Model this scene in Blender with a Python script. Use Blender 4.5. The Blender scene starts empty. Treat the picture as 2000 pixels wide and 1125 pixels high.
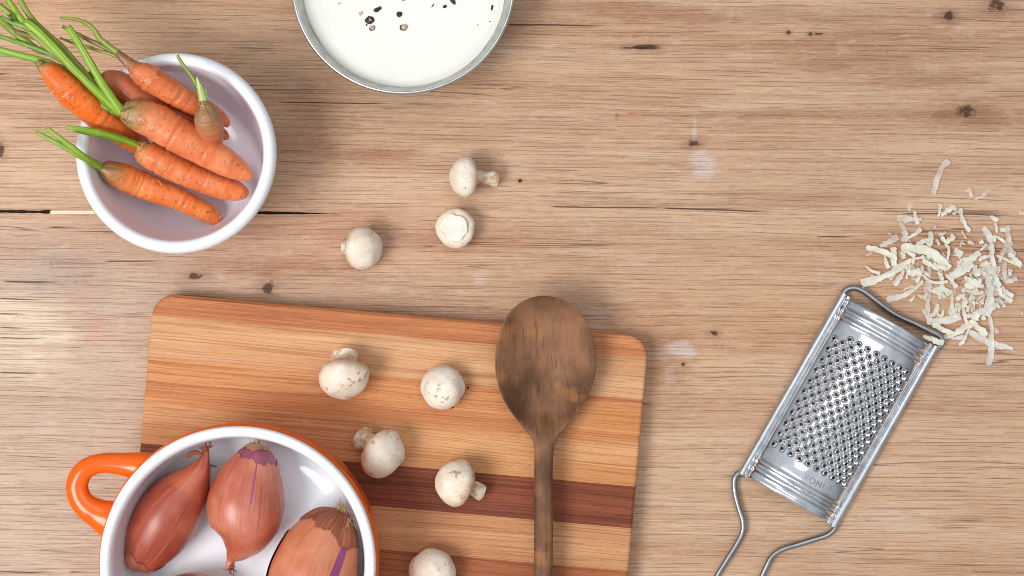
import bpy, math, random
from mathutils import Vector, Matrix, noise
random.seed(7)
SC = bpy.context.scene
COL = SC.collection
R = math.radians
PI = math.pi

# ------------------------------------------------------------------ camera, world, light
H = 1.2                     # camera height over the table top, metres
S = 0.00041                 # metres per photograph pixel on the table top
cam = bpy.data.objects.new('camera', bpy.data.cameras.new('camera'))
COL.objects.link(cam)
cam.location = (0, 0, H)
cam.data.sensor_width = 36
cam.data.lens = 36 * H / (2000 * S)
cam.data.clip_start = 0.01
cam.data.clip_end = 50
SC.camera = cam

world = bpy.data.worlds.new('World')
SC.world = world
world.use_nodes = True
bg = world.node_tree.nodes['Background']
bg.inputs['Color'].default_value = (0.88, 0.94, 1.0, 1)
# soft diffuse light of a bright ceiling, falling off evenly towards the walls of the room
_nt = world.node_tree
_tc = _nt.nodes.new('ShaderNodeTexCoord'); _sp = _nt.nodes.new('ShaderNodeSeparateXYZ')
_mr = _nt.nodes.new('ShaderNodeMapRange')
_nt.links.new(_tc.outputs['Generated'], _sp.inputs[0]); _nt.links.new(_sp.outputs['Z'], _mr.inputs['Value'])
_mr.inputs['From Min'].default_value = 0.0; _mr.inputs['From Max'].default_value = 1.0
_mr.inputs['To Min'].default_value = 0.16; _mr.inputs['To Max'].default_value = 0.82
_nt.links.new(_mr.outputs['Result'], bg.inputs['Strength'])

def area(name, loc, target, sx, sy, power, color):
    l = bpy.data.lights.new(name, 'AREA')
    l.shape = 'RECTANGLE'; l.size = sx; l.size_y = sy
    l.energy = power; l.color = color
    o = bpy.data.objects.new(name, l); COL.objects.link(o)
    o.location = loc
    d = Vector(target) - Vector(loc)
    o.rotation_euler = d.to_track_quat('-Z', 'Y').to_euler()
    return o
area('window_light', (-1.15, -0.55, 1.8), (0, 0, 0), 1.05, 0.85, 39, (1.0, 0.985, 0.965))
area('ceiling_light', (0.35, 0.5, 2.3), (0.1, 0, 0), 1.5, 1.0, 9, (1.0, 0.99, 0.97))

SC.view_settings.view_transform = 'Standard'
SC.view_settings.look = 'None'
SC.view_settings.gamma = 1
SC.view_settings.exposure = -0.12
SC.cycles.filter_width = 0.95
SC.cycles.max_bounces = 8
SC.cycles.caustics_reflective = False
SC.cycles.caustics_refractive = False
try:
    SC.cycles.use_denoising = True
except Exception:
    pass

# ------------------------------------------------------------------ placement helpers
def P(px, py, z=0.0):
    """Photograph pixel on the horizontal plane at height z -> world point."""
    k = S * (H - z) / H
    return Vector(((px - 1000) * k, (562.5 - py) * k, z))
def L(px, z=0.0):
    return px * S * (H - z) / H
def lin(c):
    c = c / 255.0
    return c / 12.92 if c <= 0.04045 else ((c + 0.055) / 1.055) ** 2.4
def RGB(r, g, b):
    return (lin(r), lin(g), lin(b), 1.0)

# ------------------------------------------------------------------ node expression helper
class X:
    def __init__(s, nt, sock): s.nt = nt; s.s = sock
    def _m(s, op, *o, clamp=False):
        n = s.nt.nodes.new('ShaderNodeMath'); n.operation = op; n.use_clamp = clamp
        for i, v in enumerate((s,) + o):
            if isinstance(v, X): s.nt.links.new(v.s, n.inputs[i])
            else: n.inputs[i].default_value = v
        return X(s.nt, n.outputs[0])
    def __add__(s, o): return s._m('ADD', o)
    def __radd__(s, o): return s._m('ADD', o)
    def __sub__(s, o): return s._m('SUBTRACT', o)
    def __rsub__(s, o): return (s * -1.0) + o
    def __mul__(s, o): return s._m('MULTIPLY', o)
    def __rmul__(s, o): return s._m('MULTIPLY', o)
    def __truediv__(s, o): return s._m('DIVIDE', o)
    def pow(s, o): return s._m('POWER', o)
    def sqrt(s): return s._m('SQRT')
    def abs(s): return s._m('ABSOLUTE')
    def clamp(s): return s._m('ADD', 0.0, clamp=True)
    def max(s, o): return s._m('MAXIMUM', o)
    def min(s, o): return s._m('MINIMUM', o)
    def sin(s): return s._m('SINE')
    def ss(s, a, b, lo=0.0, hi=1.0):
        n = s.nt.nodes.new('ShaderNodeMapRange'); n.interpolation_type = 'SMOOTHSTEP'
        s.nt.links.new(s.s, n.inputs['Value'])
        if a > b: a, b, lo, hi = b, a, hi, lo
        n.inputs['From Min'].default_value = a; n.inputs['From Max'].default_value = b
        n.inputs['To Min'].default_value = lo; n.inputs['To Max'].default_value = hi
        return X(s.nt, n.outputs['Result'])

class Mat:
    def __init__(s, name, rough=0.5, spec=0.5, metal=0.0):
        s.m = bpy.data.materials.new(name); s.m.use_nodes = True
        s.nt = s.m.node_tree
        s.b = s.nt.nodes['Principled BSDF']
        s.b.inputs['Roughness'].default_value = rough
        s.b.inputs['Specular IOR Level'].default_value = spec
        s.b.inputs['Metallic'].default_value = metal
    def coord(s, kind='Object'):
        n = s.nt.nodes.new('ShaderNodeTexCoord'); return s.sep(n.outputs[kind])
    def sep(s, sock):
        n = s.nt.nodes.new('ShaderNodeSeparateXYZ'); s.nt.links.new(sock, n.inputs[0])
        return [X(s.nt, n.outputs[i]) for i in range(3)]
    def vec(s, x, y, z=0.0):
        n = s.nt.nodes.new('ShaderNodeCombineXYZ')
        for i, v in enumerate((x, y, z)):
            if isinstance(v, X): s.nt.links.new(v.s, n.inputs[i])
            else: n.inputs[i].default_value = v
        return n.outputs[0]
    def noise(s, v, scale=1.0, detail=2.0, rough=0.5, dist=0.0):
        n = s.nt.nodes.new('ShaderNodeTexNoise')
        s.nt.links.new(v, n.inputs['Vector'])
        n.inputs['Scale'].default_value = scale; n.inputs['Detail'].default_value = detail
        n.inputs['Roughness'].default_value = rough; n.inputs['Distortion'].default_value = dist
        return X(s.nt, n.outputs['Fac'])
    def vor(s, v, scale=1.0, feature='F1'):
        n = s.nt.nodes.new('ShaderNodeTexVoronoi'); n.feature = feature
        s.nt.links.new(v, n.inputs['Vector']); n.inputs['Scale'].default_value = scale
        return X(s.nt, n.outputs['Distance'])
    def mix(s, f, a, b, mode='MIX'):
        n = s.nt.nodes.new('ShaderNodeMix'); n.data_type = 'RGBA'; n.blend_type = mode
        if isinstance(f, X): s.nt.links.new(f.s, n.inputs[0])
        else: n.inputs[0].default_value = f
        for k, c in ((6, a), (7, b)):
            if isinstance(c, tuple): n.inputs[k].default_value = c
            else: s.nt.links.new(c, n.inputs[k])
        return n.outputs[2]
    def color(s, c):
        if isinstance(c, tuple): s.b.inputs['Base Color'].default_value = c
        else: s.nt.links.new(c, s.b.inputs['Base Color'])
    def set(s, name, v):
        if isinstance(v, X): s.nt.links.new(v.s, s.b.inputs[name])
        else: s.b.inputs[name].default_value = v
    def bump(s, h, dist=0.001, strength=1.0):
        n = s.nt.nodes.new('ShaderNodeBump')
        n.inputs['Strength'].default_value = strength; n.inputs['Distance'].default_value = dist
        s.nt.links.new(h.s, n.inputs['Height']); s.nt.links.new(n.outputs[0], s.b.inputs['Normal'])
    def attr(s, name):
        n = s.nt.nodes.new('ShaderNodeAttribute'); n.attribute_name = name
        return X(s.nt, n.outputs['Fac'])

# ------------------------------------------------------------------ object helpers
def wloc(o):
    v = Vector(o.location)
    while o.parent is not None:
        o = o.parent; v = v + Vector(o.location)
    return v
def obj(name, verts, faces, mat, parent=None, loc=None, uv=None, smooth=True, attrs=None, kind=None, label=None):
    """verts are in world space (rotation-free parents); the origin goes to loc or to the parent's origin."""
    base = Vector(loc) if loc is not None else (wloc(parent) if parent is not None else Vector((0, 0, 0)))
    me = bpy.data.meshes.new(name)
    me.from_pydata([tuple(Vector(v) - base) for v in verts], [], faces)
    if uv is not None:
        l = me.uv_layers.new(name='UVMap')
        dat = [0.0] * (2 * len(me.loops))
        for poly in me.polygons:
            us = [uv[me.loops[i].vertex_index][0] for i in poly.loop_indices]
            wrap = max(us) - min(us) > 0.5
            for i in poly.loop_indices:
                u, v = uv[me.loops[i].vertex_index]
                if wrap and u < 0.5: u += 1.0
                dat[2 * i] = u; dat[2 * i + 1] = v
        l.data.foreach_set('uv', dat)
    if attrs:
        for k, vals in attrs.items():
            a = me.attributes.new(k, 'FLOAT', 'POINT'); a.data.foreach_set('value', vals)
    if smooth: me.polygons.foreach_set('use_smooth', [True] * len(me.polygons))
    me.materials.append(mat.m if isinstance(mat, Mat) else mat)
    me.update()
    o = bpy.data.objects.new(name, me); COL.objects.link(o)
    if parent is not None:
        o.parent = parent
        o.location = base - wloc(parent)
    else:
        o.location = base
    if kind: o['kind'] = kind
    if label: o['label'] = label
    return o
def tag(o, label, cat, group=None):
    o['label'] = label; o['category'] = cat
    if group: o['group'] = group
    return o
def thing(name, label, cat, loc, group=None):
    o = bpy.data.objects.new(name, None); COL.objects.link(o)
    o.empty_display_size = 0.01
    o.location = loc
    return tag(o, label, cat, group)

def cat(pts, n):
    """Catmull-Rom through tuples, n samples; returns list of tuples, spaced by arc length of the first two components."""
    m = len(pts)
    dense = []
    for i in range(m - 1):
        p0 = pts[max(i - 1, 0)]; p1 = pts[i]; p2 = pts[i + 1]; p3 = pts[min(i + 2, m - 1)]
        for k in range(24):
            t = k / 24.0
            dense.append(tuple(0.5 * ((2 * b) + (-a + c) * t + (2 * a - 5 * b + 4 * c - d) * t * t + (-a + 3 * b - 3 * c + d) * t ** 3)
                               for a, b, c, d in zip(p0, p1, p2, p3)))
    dense.append(tuple(pts[-1]))
    cum = [0.0]
    for a, b in zip(dense, dense[1:]):
        cum.append(cum[-1] + math.dist(a, b))
    out = []; j = 0
    for i in range(n):
        s = cum[-1] * i / (n - 1)
        while j < len(cum) - 2 and cum[j + 1] < s: j += 1
        f = (s - cum[j]) / max(cum[j + 1] - cum[j], 1e-12)
        out.append(tuple(a + (b - a) * f for a, b in zip(dense[j], dense[j + 1])))
    return out

def loft(path, ns, na, disp=None, flat=1.0, t0=None, t1=None, caps=True):
    """path: world tuples (x, y, z, r).  disp(t, ang, point, r) -> radial offset.  Returns verts, faces, uv (angle, length)."""
    pts = cat(path, 160)
    pos = [Vector(p[:3]) for p in pts]; rad = [max(p[3], 1e-5) for p in pts]
    cum = [0.0]
    for a, b in zip(pos, pos[1:]): cum.append(cum[-1] + (b - a).length)
    frames = []
    for i in range(len(pos)):
        T = (pos[min(i + 2, len(pos) - 1)] - pos[max(i - 2, 0)])
        T.normalize()
        side = T.cross(Vector((0, 0, 1)))
        if side.length < 1e-4: side = Vector((1, 0, 0))
        side.normalize(); up = side.cross(T); up.normalize()
        frames.append((side, up))
    def at(t):
        f = min(max(t, 0.0), 1.0) * (len(pos) - 1); i = min(int(f), len(pos) - 2); f -= i
        sd = frames[i][0].lerp(frames[i + 1][0], f); up = frames[i][1].lerp(frames[i + 1][1], f)
        return pos[i].lerp(pos[i + 1], f), rad[i] + (rad[i + 1] - rad[i]) * f, sd, up, cum[i] + (cum[i + 1] - cum[i]) * f
    V = []; UV = []; F = []
    for i in range(ns + 1):
        for k in range(na):
            a = 2 * PI * k / na - PI / 2         # seam on the underside
            ta = t0(a) if t0 else 0.0
            tb = t1(a) if t1 else 1.0
            t = ta + (tb - ta) * i / ns
            c, r, sd, up, ln = at(t)
            rr = r + (disp(t, a, c, r) if disp else 0.0)
            V.append(c + sd * (math.cos(a) * rr) + up * (math.sin(a) * rr * flat))
            UV.append((k / na, ln))
    for i in range(ns):
        for k in range(na):
            k2 = (k + 1) % na
            F.append((i * na + k, i * na + k2, (i + 1) * na + k2, (i + 1) * na + k))
    if caps:
        F.append(tuple(range(na - 1, -1, -1))); F.append(tuple(ns * na + k for k in range(na)))
    return V, F, UV
def pp(rows):
    """(px, py, z_mm, r_px) rows -> world (x, y, z, r)"""
    out = []
    for px, py, z, r in rows:
        z /= 1000.0; p = P(px, py, z); out.append((p.x, p.y, p.z, L(r, z)))
    return out
def lathe(profile, n, c, close=False):
    V = []; F = []; UV = []
    ln = 0
    for i, (r, z) in enumerate(profile):
        if i: ln += math.dist(profile[i], profile[i - 1])
        for k in range(n):
            a = 2 * PI * k / n
            V.append(Vector((c.x + r * math.cos(a), c.y + r * math.sin(a), z)))
            UV.append((k / n, ln))
    for i in range(len(profile) - 1):
        for k in range(n):
            k2 = (k + 1) % n
            F.append((i * n + k, i * n + k2, (i + 1) * n + k2, (i + 1) * n + k))
    return V, F, UV
def fbm(x, y, z, o=3):
    s = 0; a = 1; f = 1
    for _ in range(o):
        s += a * noise.noise(Vector((x * f, y * f, z * f))); a *= 0.5; f *= 2
    return s
def sst(a, b, x):
    t = min(max((x - a) / (b - a), 0), 1); return t * t * (3 - 2 * t)

# ------------------------------------------------------------------ wood of the table
def table_material():
    m = Mat('weathered_oak', 0.62, 0.18)
    x, y, z = m.coord('Object')
    wob = (m.noise(m.vec(x * 2.2, y * 7.0), 1, 2) - 0.5) * 0.012 + (m.noise(m.vec(x * 9.0, y * 30.0, 3.0), 1, 1) - 0.5) * 0.0022
    yw = y + wob + x * 0.014
    broad = m.noise(m.vec(x * 1.8, yw * 20.0, 1.0), 1, 4, 0.6)
    broad2 = m.noise(m.vec(x * 4.5, yw * 42.0, 7.0), 1, 3, 0.6)
    fib = m.noise(m.vec(x * 7.0, yw * 330.0, 2.0), 1, 4, 0.7)
    fine = m.noise(m.vec(x * 110.0, yw * 1000.0, 5.0), 1, 3, 0.8)
    pore = m.noise(m.vec(x * 15.0, yw * 560.0, 9.0), 1, 3, 0.65)
    pore2 = m.noise(m.vec(x * 22.0, yw * 720.0, 19.0), 1, 2, 0.6)
    long_ = m.noise(m.vec(x * 3.6, yw * 300.0, 12.0), 1, 2, 0.55)
    px = x * (1 / S) + 1000.0
    py = 562.5 - y * (1 / S)
    rag = m.noise(m.vec(x * 40.0, y * 120.0, 4.0), 1, 3, 0.6)
    rag2 = m.noise(m.vec(x * 190.0, y * 260.0, 14.0), 1, 4, 0.75)
    def blob(cx, cy, rx, ry, soft=0.8, ragged=0.9):
        dx = (px - cx) / rx; dy = (py - cy) / ry
        d = (dx * dx + dy * dy).sqrt() + ((rag - 0.5) if rx > 20 else (rag2 - 0.5)) * ragged
        return d.ss(1.0 + soft * 0.4, 1.0 - soft)
    c = m.mix(broad.ss(0.34, 0.68), RGB(184, 142, 113), RGB(206, 171, 142))
    c = m.mix(broad2.ss(0.50, 0.74) * 0.50, c, RGB(168, 118, 86))
    c = m.mix(fib.ss(0.42, 0.66) * 0.38, c, RGB(226, 190, 154))
    warm = m.noise(m.vec(x * 1.3, y * 5.0, 77.0), 1, 2)
    c = m.mix(warm.ss(0.42, 0.66) * 0.35, c, RGB(196, 146, 104))
    # the bare left side is greyer, the right side warmer
    grey = (px + (rag - 0.5) * 260.0).ss(720.0, 120.0) * py.ss(330.0, 560.0)
    c = m.mix(grey * 0.62, c, RGB(191, 172, 156))
    stain_shade = blob(640, 590, 460, 60, 0.9, 1.2)  # dark stain and the board's soft shadow along its top edge, both painted in
    c = m.mix(stain_shade * 0.5, c, RGB(160, 132, 112))
    pink = blob(560, 430, 620, 120, 0.9, 1.0)
    c = m.mix(pink * 0.18, c, RGB(196, 140, 118))
    c = m.mix(blob(50, 640, 110, 110, 0.7, 1.4) * fib.ss(0.3, 0.6) * 0.75, c, RGB(232, 212, 182))
    c = m.mix(blob(110, 540, 120, 60, 0.9, 1.2) * 0.5, c, RGB(160, 144, 136))
    for (cx, cy, rx, ry, k) in ((735, 300, 110, 22, .6), (1700, 110, 210, 60, .4), (1290, 30, 160, 22, .5), (1480, 225, 330, 12, .5),
                                (1560, 30, 420, 18, .35), (900, 470, 420, 20, .3), (1180, 12, 140, 16, .5), (600, 250, 90, 120, .35), (1810, 155, 130, 22, .5),
                                (1880, 225, 120, 24, .5), (1300, 700, 60, 90, .45), (1600, 385, 210, 22, .35), (560, 520, 180, 26, .5)):  # brown patches; the one beside the board's right edge is its shadow painted in
        c = m.mix(blob(cx, cy, rx, ry, 0.9, 1.4) * k * 1.1, c, RGB(152, 100, 70))
    # pale smears of flour, pink stain
    dark_pre = fib.ss(0.60, 0.45)
    for (cx, cy, rx, ry, k) in ((1372, 320, 27, 34, 1.0), (1356, 262, 5, 34, .8), (1296, 323, 16, 7, .4), (1330, 682, 30, 17, .9), (1300, 690, 50, 14, .3),
                                (1308, 735, 12, 24, .35), (938, 547, 13, 14, .5), (1750, 1010, 60, 28, .3), (1640, 1090, 40, 30, .2), (1060, 600, 40, 12, .3),
                                (1172, 620, 26, 26, .35), (250, 600, 110, 40, .22), (1400, 612, 34, 8, .25), (1265, 300, 40, 5, .2)):
        c = m.mix(blob(cx, cy, rx, ry, 0.6, 2.0) * (1.0 - dark_pre * 0.35) * m.noise(m.vec(x * 900, y * 900, 3.0), 1, 2, 0.8).ss(0.3, 0.55, 0.45, 1.0) * k, c, RGB(208, 194, 188))
    for (cx, cy, rx, ry) in ((1205, 228, 5, 9), (1232, 222, 9, 4), (1003, 470, 12, 4)):
        c = m.mix(blob(cx, cy, rx, ry, 0.7, 1.6) * 0.6, c, RGB(196, 112, 50))
    c = m.mix(blob(192, 640, 34, 40, 0.9, 1.6) * fib.ss(0.35, 0.6) * 0.45, c, RGB(214, 140, 122))
    c = m.mix(blob(150, 575, 44, 30, 0.9, 1.0) * 0.3, c, RGB(206, 150, 132))
    # grain lines and pores
    lines = long_.ss(0.62, 0.67) * 0.5
    def rings(freq, seed, th, jit=2.2):
        ph = yw * freq + m.noise(m.vec(x * 3.0, y * 26.0, seed), 1, 3, 0.6) * jit
        w = (ph * (2 * PI)).sin()
        g = m.noise(m.vec(x * 13.0, y * 240.0, seed + 1), 1, 3, 0.65)
        return w.ss(th, 0.99) * g.ss(0.45, 0.58)
    r1 = rings(290.0, 41.0, 0.80); r2 = rings(500.0, 47.0, 0.55, 3.4)
    dark = (pore.ss(0.62, 0.68) * 0.40).max(pore2.ss(0.62, 0.68) * 0.32).max(lines * 0.6).max(r1 * 0.66).max(r2 * 0.32)
    dark = dark * broad2.ss(0.15, 0.6, 0.65, 1.0)
    c = m.mix(dark, c, RGB(122, 78, 54))
    # long hairline splits
    ln = m.noise(m.vec(x * 1.6, yw * 75.0, 31.0), 1, 2, 0.5)
    split = (ln - 0.5).abs().ss(0.007, 0.0) * m.noise(m.vec(x * 7.0, y * 20.0, 8.0), 1, 2).ss(0.52, 0.62)
    c = m.mix(split * 0.7, c, RGB(74, 46, 32))
    c = m.mix(fine.ss(0.52, 0.68) * 0.28, c, RGB(236, 208, 182))
    c = m.mix(fine.ss(0.46, 0.32) * 0.30, c, RGB(150, 104, 76))
    scuff = m.noise(m.vec(x * 26.0, y * 60.0, 51.0), 1, 5, 0.75)
    c = m.mix(scuff.ss(0.54, 0.66) * 0.22, c, RGB(214, 196, 182))
    c = m.mix(scuff.ss(0.42, 0.32) * 0.22, c, RGB(158, 112, 82))
    sv = m.noise(m.vec(x * 60.0 + y * 34.0, y * 14.0 - x * 8.0, 61.0), 1, 2, 0.5)
    sg = m.noise(m.vec(x * 22.0, y * 34.0, 63.0), 1, 2, 0.5)
    c = m.mix((sv - 0.5).abs().ss(0.006, 0.001) * sg.ss(0.58, 0.68) * 0.4, c, RGB(140, 96, 74))
    crumb = m.noise(m.vec(x * 420.0, y * 420.0, 71.0), 1, 1, 0.5)
    c = m.mix(crumb.ss(0.80, 0.83) * 0.7, c, RGB(238, 220, 196))
    # knots
    kn = None
    for (cx, cy, rx, ry) in ((1853, 31, 9, 8), (1947, 10, 15, 11), (1887, 218, 15, 11), (1355, 280, 10, 7), (1395, 651, 6, 5), (1252, 91, 26, 5), (1540, 63, 4, 4),
                             (1584, 66, 4, 3), (1334, 712, 3, 3), (381, 540, 11, 6), (524, 563, 10, 12), (2, 292, 5, 10), (1600, 66, 8, 2), (1016, 353, 3, 3)):
        halo = blob(cx, cy, rx * 3.2, ry * 2.4, 0.95, 1.4)
        c = m.mix(halo * 0.5, c, RGB(132, 92, 70))
        b = blob(cx, cy, rx * 1.05, ry * 1.05, 0.45, 3.2)
        kn = b if kn is None else kn.max(b)
    c = m.mix(kn * 0.85, c, RGB(66, 44, 36))
    c = m.mix(kn * rag2.ss(0.55, 0.68) * 0.5, c, RGB(180, 140, 118))
    # thin splits off to the right and short splits at the left
    def crack(x0, x1, cy, w, slope=0.0):
        dy = (py - cy - (px - x0) * slope + (m_w - 0.5) * 6.0).abs()
        return dy.ss(w, w * 0.3) * px.ss(x0, x0 + 18) * px.ss(x1, x1 - 60)
    m_w = m.noise(m.vec(x * 20.0, 0.0, 2.0), 1, 3)
    cr = None
    for a in ((1070, 1300, 404, 1.6, .008), (1290, 1520, 406, 1.8, .035), (0, 130, 550, 1.9, 0), (90, 165, 444, 1.8, 0), (-10, 60, 613, 1.6, 0), (-10, 90, 583, 1.4, 0.02),
              (-10, 70, 640, 1.6, 0), (-10, 90, 728, 1.6, 0), (1760, 1990, 416, 1.5, .02), (980, 1190, 48, 1.8, 0.01), (-10, 110, 660, 1.3, 0), (1205, 1310, 93, 1.8, 0.01),
              (200, 330, 510, 1.5, 0), (130, 186, 1117, 2.2, 0), (-10, 120, 1117, 1.5, 0), (1270, 1290, 730, 2.2, 0), (1590, 1690, 462, 1.6, 0), (540, 780, 200, 1.0, .01)):
        k = crack(*a); cr = k if cr is None else cr.max(k)
    c = m.mix(cr * 0.85, c, RGB(58, 36, 26))
    # inside the open split: black dirt, then a sliver of clean wood
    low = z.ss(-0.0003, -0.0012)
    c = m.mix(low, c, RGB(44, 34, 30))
    sliver = px.ss(95.0, 97.0) * px.ss(200.0, 180.0) * (py - 415.0).abs().ss(3.2, 2.4)
    c = m.mix(sliver, c, RGB(246, 226, 192))
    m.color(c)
    h = (fib * 0.5 + fine * 0.25) - dark * 1.1 - split * 2.0 - cr * 2.5 - kn * 1.5
    m.bump(h, 0.0006, 0.6)
    m.set('Roughness', dark * 0.2 + 0.55)
    return m

def build_table():
    xs = [-1.3 + 2.6 * i / 130 for i in range(131)]
    fx = [(-20 + i * 3 - 1000) * S for i in range(250)]
    xs = sorted(set([round(v, 5) for v in xs + fx]))
    cy = lambda px: 412.6 + px * 0.006 + 2.2 * noise.noise(Vector((px * 0.011, 3.3, 0)))
    def width(px):
        if px > 672: return 0.0
        if px < 95: w = 3.2
        elif px < 470: w = 3.4
        else: w = 2.6 * sst(672, 520, px) + 0.5
        return w * (0.8 + 0.5 * noise.noise(Vector((px * 0.06, 9.1, 0)))) * (1 - sst(655, 672, px))
    prof = [(-60, 0), (-12, 0), (-4, 0), (-1.25, 0), (-1.0, -.35), (-0.75, -1), (0, -1.1), (.75, -1), (1.0, -.35), (1.25, 0), (4, 0), (12, 0), (60, 0)]
    ys_top = [0.9, 0.55, 0.3, 0.16]; ys_bot = [-0.05, -0.2, -0.4, -0.9]
    V = []; F = []
    for xx in xs:
        px = xx / S + 1000
        w = width(px) if px > -200 else 3.0
        c = (562.5 - cy(max(px, -60))) * S
        col = [(xx, yy, 0) for yy in ys_top]
        for k, d in prof:
            yy = c - k * max(w, 0.35) * S * (1 if abs(k) < 3 else 1)
            depth = 0.0025 * min(w / 2.0, 1)
            if 97 < px < 185: depth = 0.0004
            col.append((xx, yy, d * depth))
        col += [(xx, yy, 0) for yy in ys_bot]
        V += col
    n = len(ys_top) + len(prof) + len(ys_bot)
    for i in range(len(xs) - 1):
        for j in range(n - 1):
            a = i * n + j
            F.append((a, a + 1, a + n + 1, a + n))
    o = obj('table_top', V, F, table_material(), smooth=False)
    o['kind'] = 'structure'
build_table()

# ------------------------------------------------------------------ cutting board
BZ = 0.019
def strip_material(name, a, b, lines, seed, dens=1.0):
    m = Mat(name, 0.5, 0.22)
    x, y, z = m.coord('Object')
    x = x + seed * 1.7
    yw = y + (m.noise(m.vec(x * 2.6, y * 9.0, seed), 1, 2) - 0.5) * 0.016
    bd = m.noise(m.vec(x * 3.0, yw * 46.0, seed), 1, 3, 0.6)
    mid = m.noise(m.vec(x * 5.0, yw * 230.0, seed + 2), 1, 4, 0.68)
    po = m.noise(m.vec(x * 7.0, yw * 520.0, seed + 4), 1, 2, 0.6)
    fl = m.noise(m.vec(x * 60.0, yw * 1000.0, seed + 6), 1, 2, 0.7)
    c = m.mix(bd.ss(0.33, 0.68), a, b)
    c = m.mix(mid.ss(0.5, 0.66) * 0.45 * dens, c, lines)
    c = m.mix(po.ss(0.54, 0.62) * 0.5 * dens, c, lines)
    ph = yw * 430.0 + m.noise(m.vec(x * 2.6, y * 22.0, seed + 8), 1, 3, 0.6) * 3.0
    g = m.noise(m.vec(x * 8.0, y * 180.0, seed + 9), 1, 3, 0.65)
    c = m.mix((ph * (2 * PI)).sin().ss(0.35, 0.98) * g.ss(0.42, 0.62) * 0.6, c, lines)
    hl = m.noise(m.vec(x * 3.5, yw * 260.0, seed + 11), 1, 3, 0.6)
    c = m.mix(hl.ss(0.56, 0.66) * 0.45, c, tuple(min(1.0, v * 1.22) for v in b[:3]) + (1.0,))
    amb = m.noise(m.vec(x * 5.0, y * 26.0, seed + 13), 1, 2, 0.5)
    c = m.mix(amb.ss(0.58, 0.74) * (0.35 if seed != 5.0 else 0.0), c, RGB(200, 132, 68))
    c = m.mix(fl.ss(0.62, 0.8) * 0.35, c, tuple(min(1.0, v * 0.5) for v in lines[:3]) + (1.0,))
    fc = m.noise(m.vec(x * 90.0, yw * 1100.0, seed + 17), 1, 3, 0.8)
    c = m.mix(fc.ss(0.48, 0.34) * 0.35, c, lines)
    c = m.mix(fc.ss(0.54, 0.68) * 0.22, c, tuple(min(1.0, v * 1.3) for v in b[:3]) + (1.0,))
    kv = m.noise(m.vec(x * 40.0 + y * 190.0, y * 16.0 - x * 12.0, 61.0), 1, 2, 0.5)
    kg = m.noise(m.vec(x * 14.0, y * 14.0, 63.0), 1, 2, 0.5)
    knife = (kv - 0.5).abs().ss(0.008, 0.002) * kg.ss(0.54, 0.62)
    c = m.mix(knife * 0.35, c, tuple(min(1.0, v * 1.35) for v in b[:3]) + (1.0,))
    m.color(c)
    m.bump(mid * 0.4 + fl * 0.3 - po * 0.5 - knife, 0.0003, 0.5)
    return m
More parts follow.
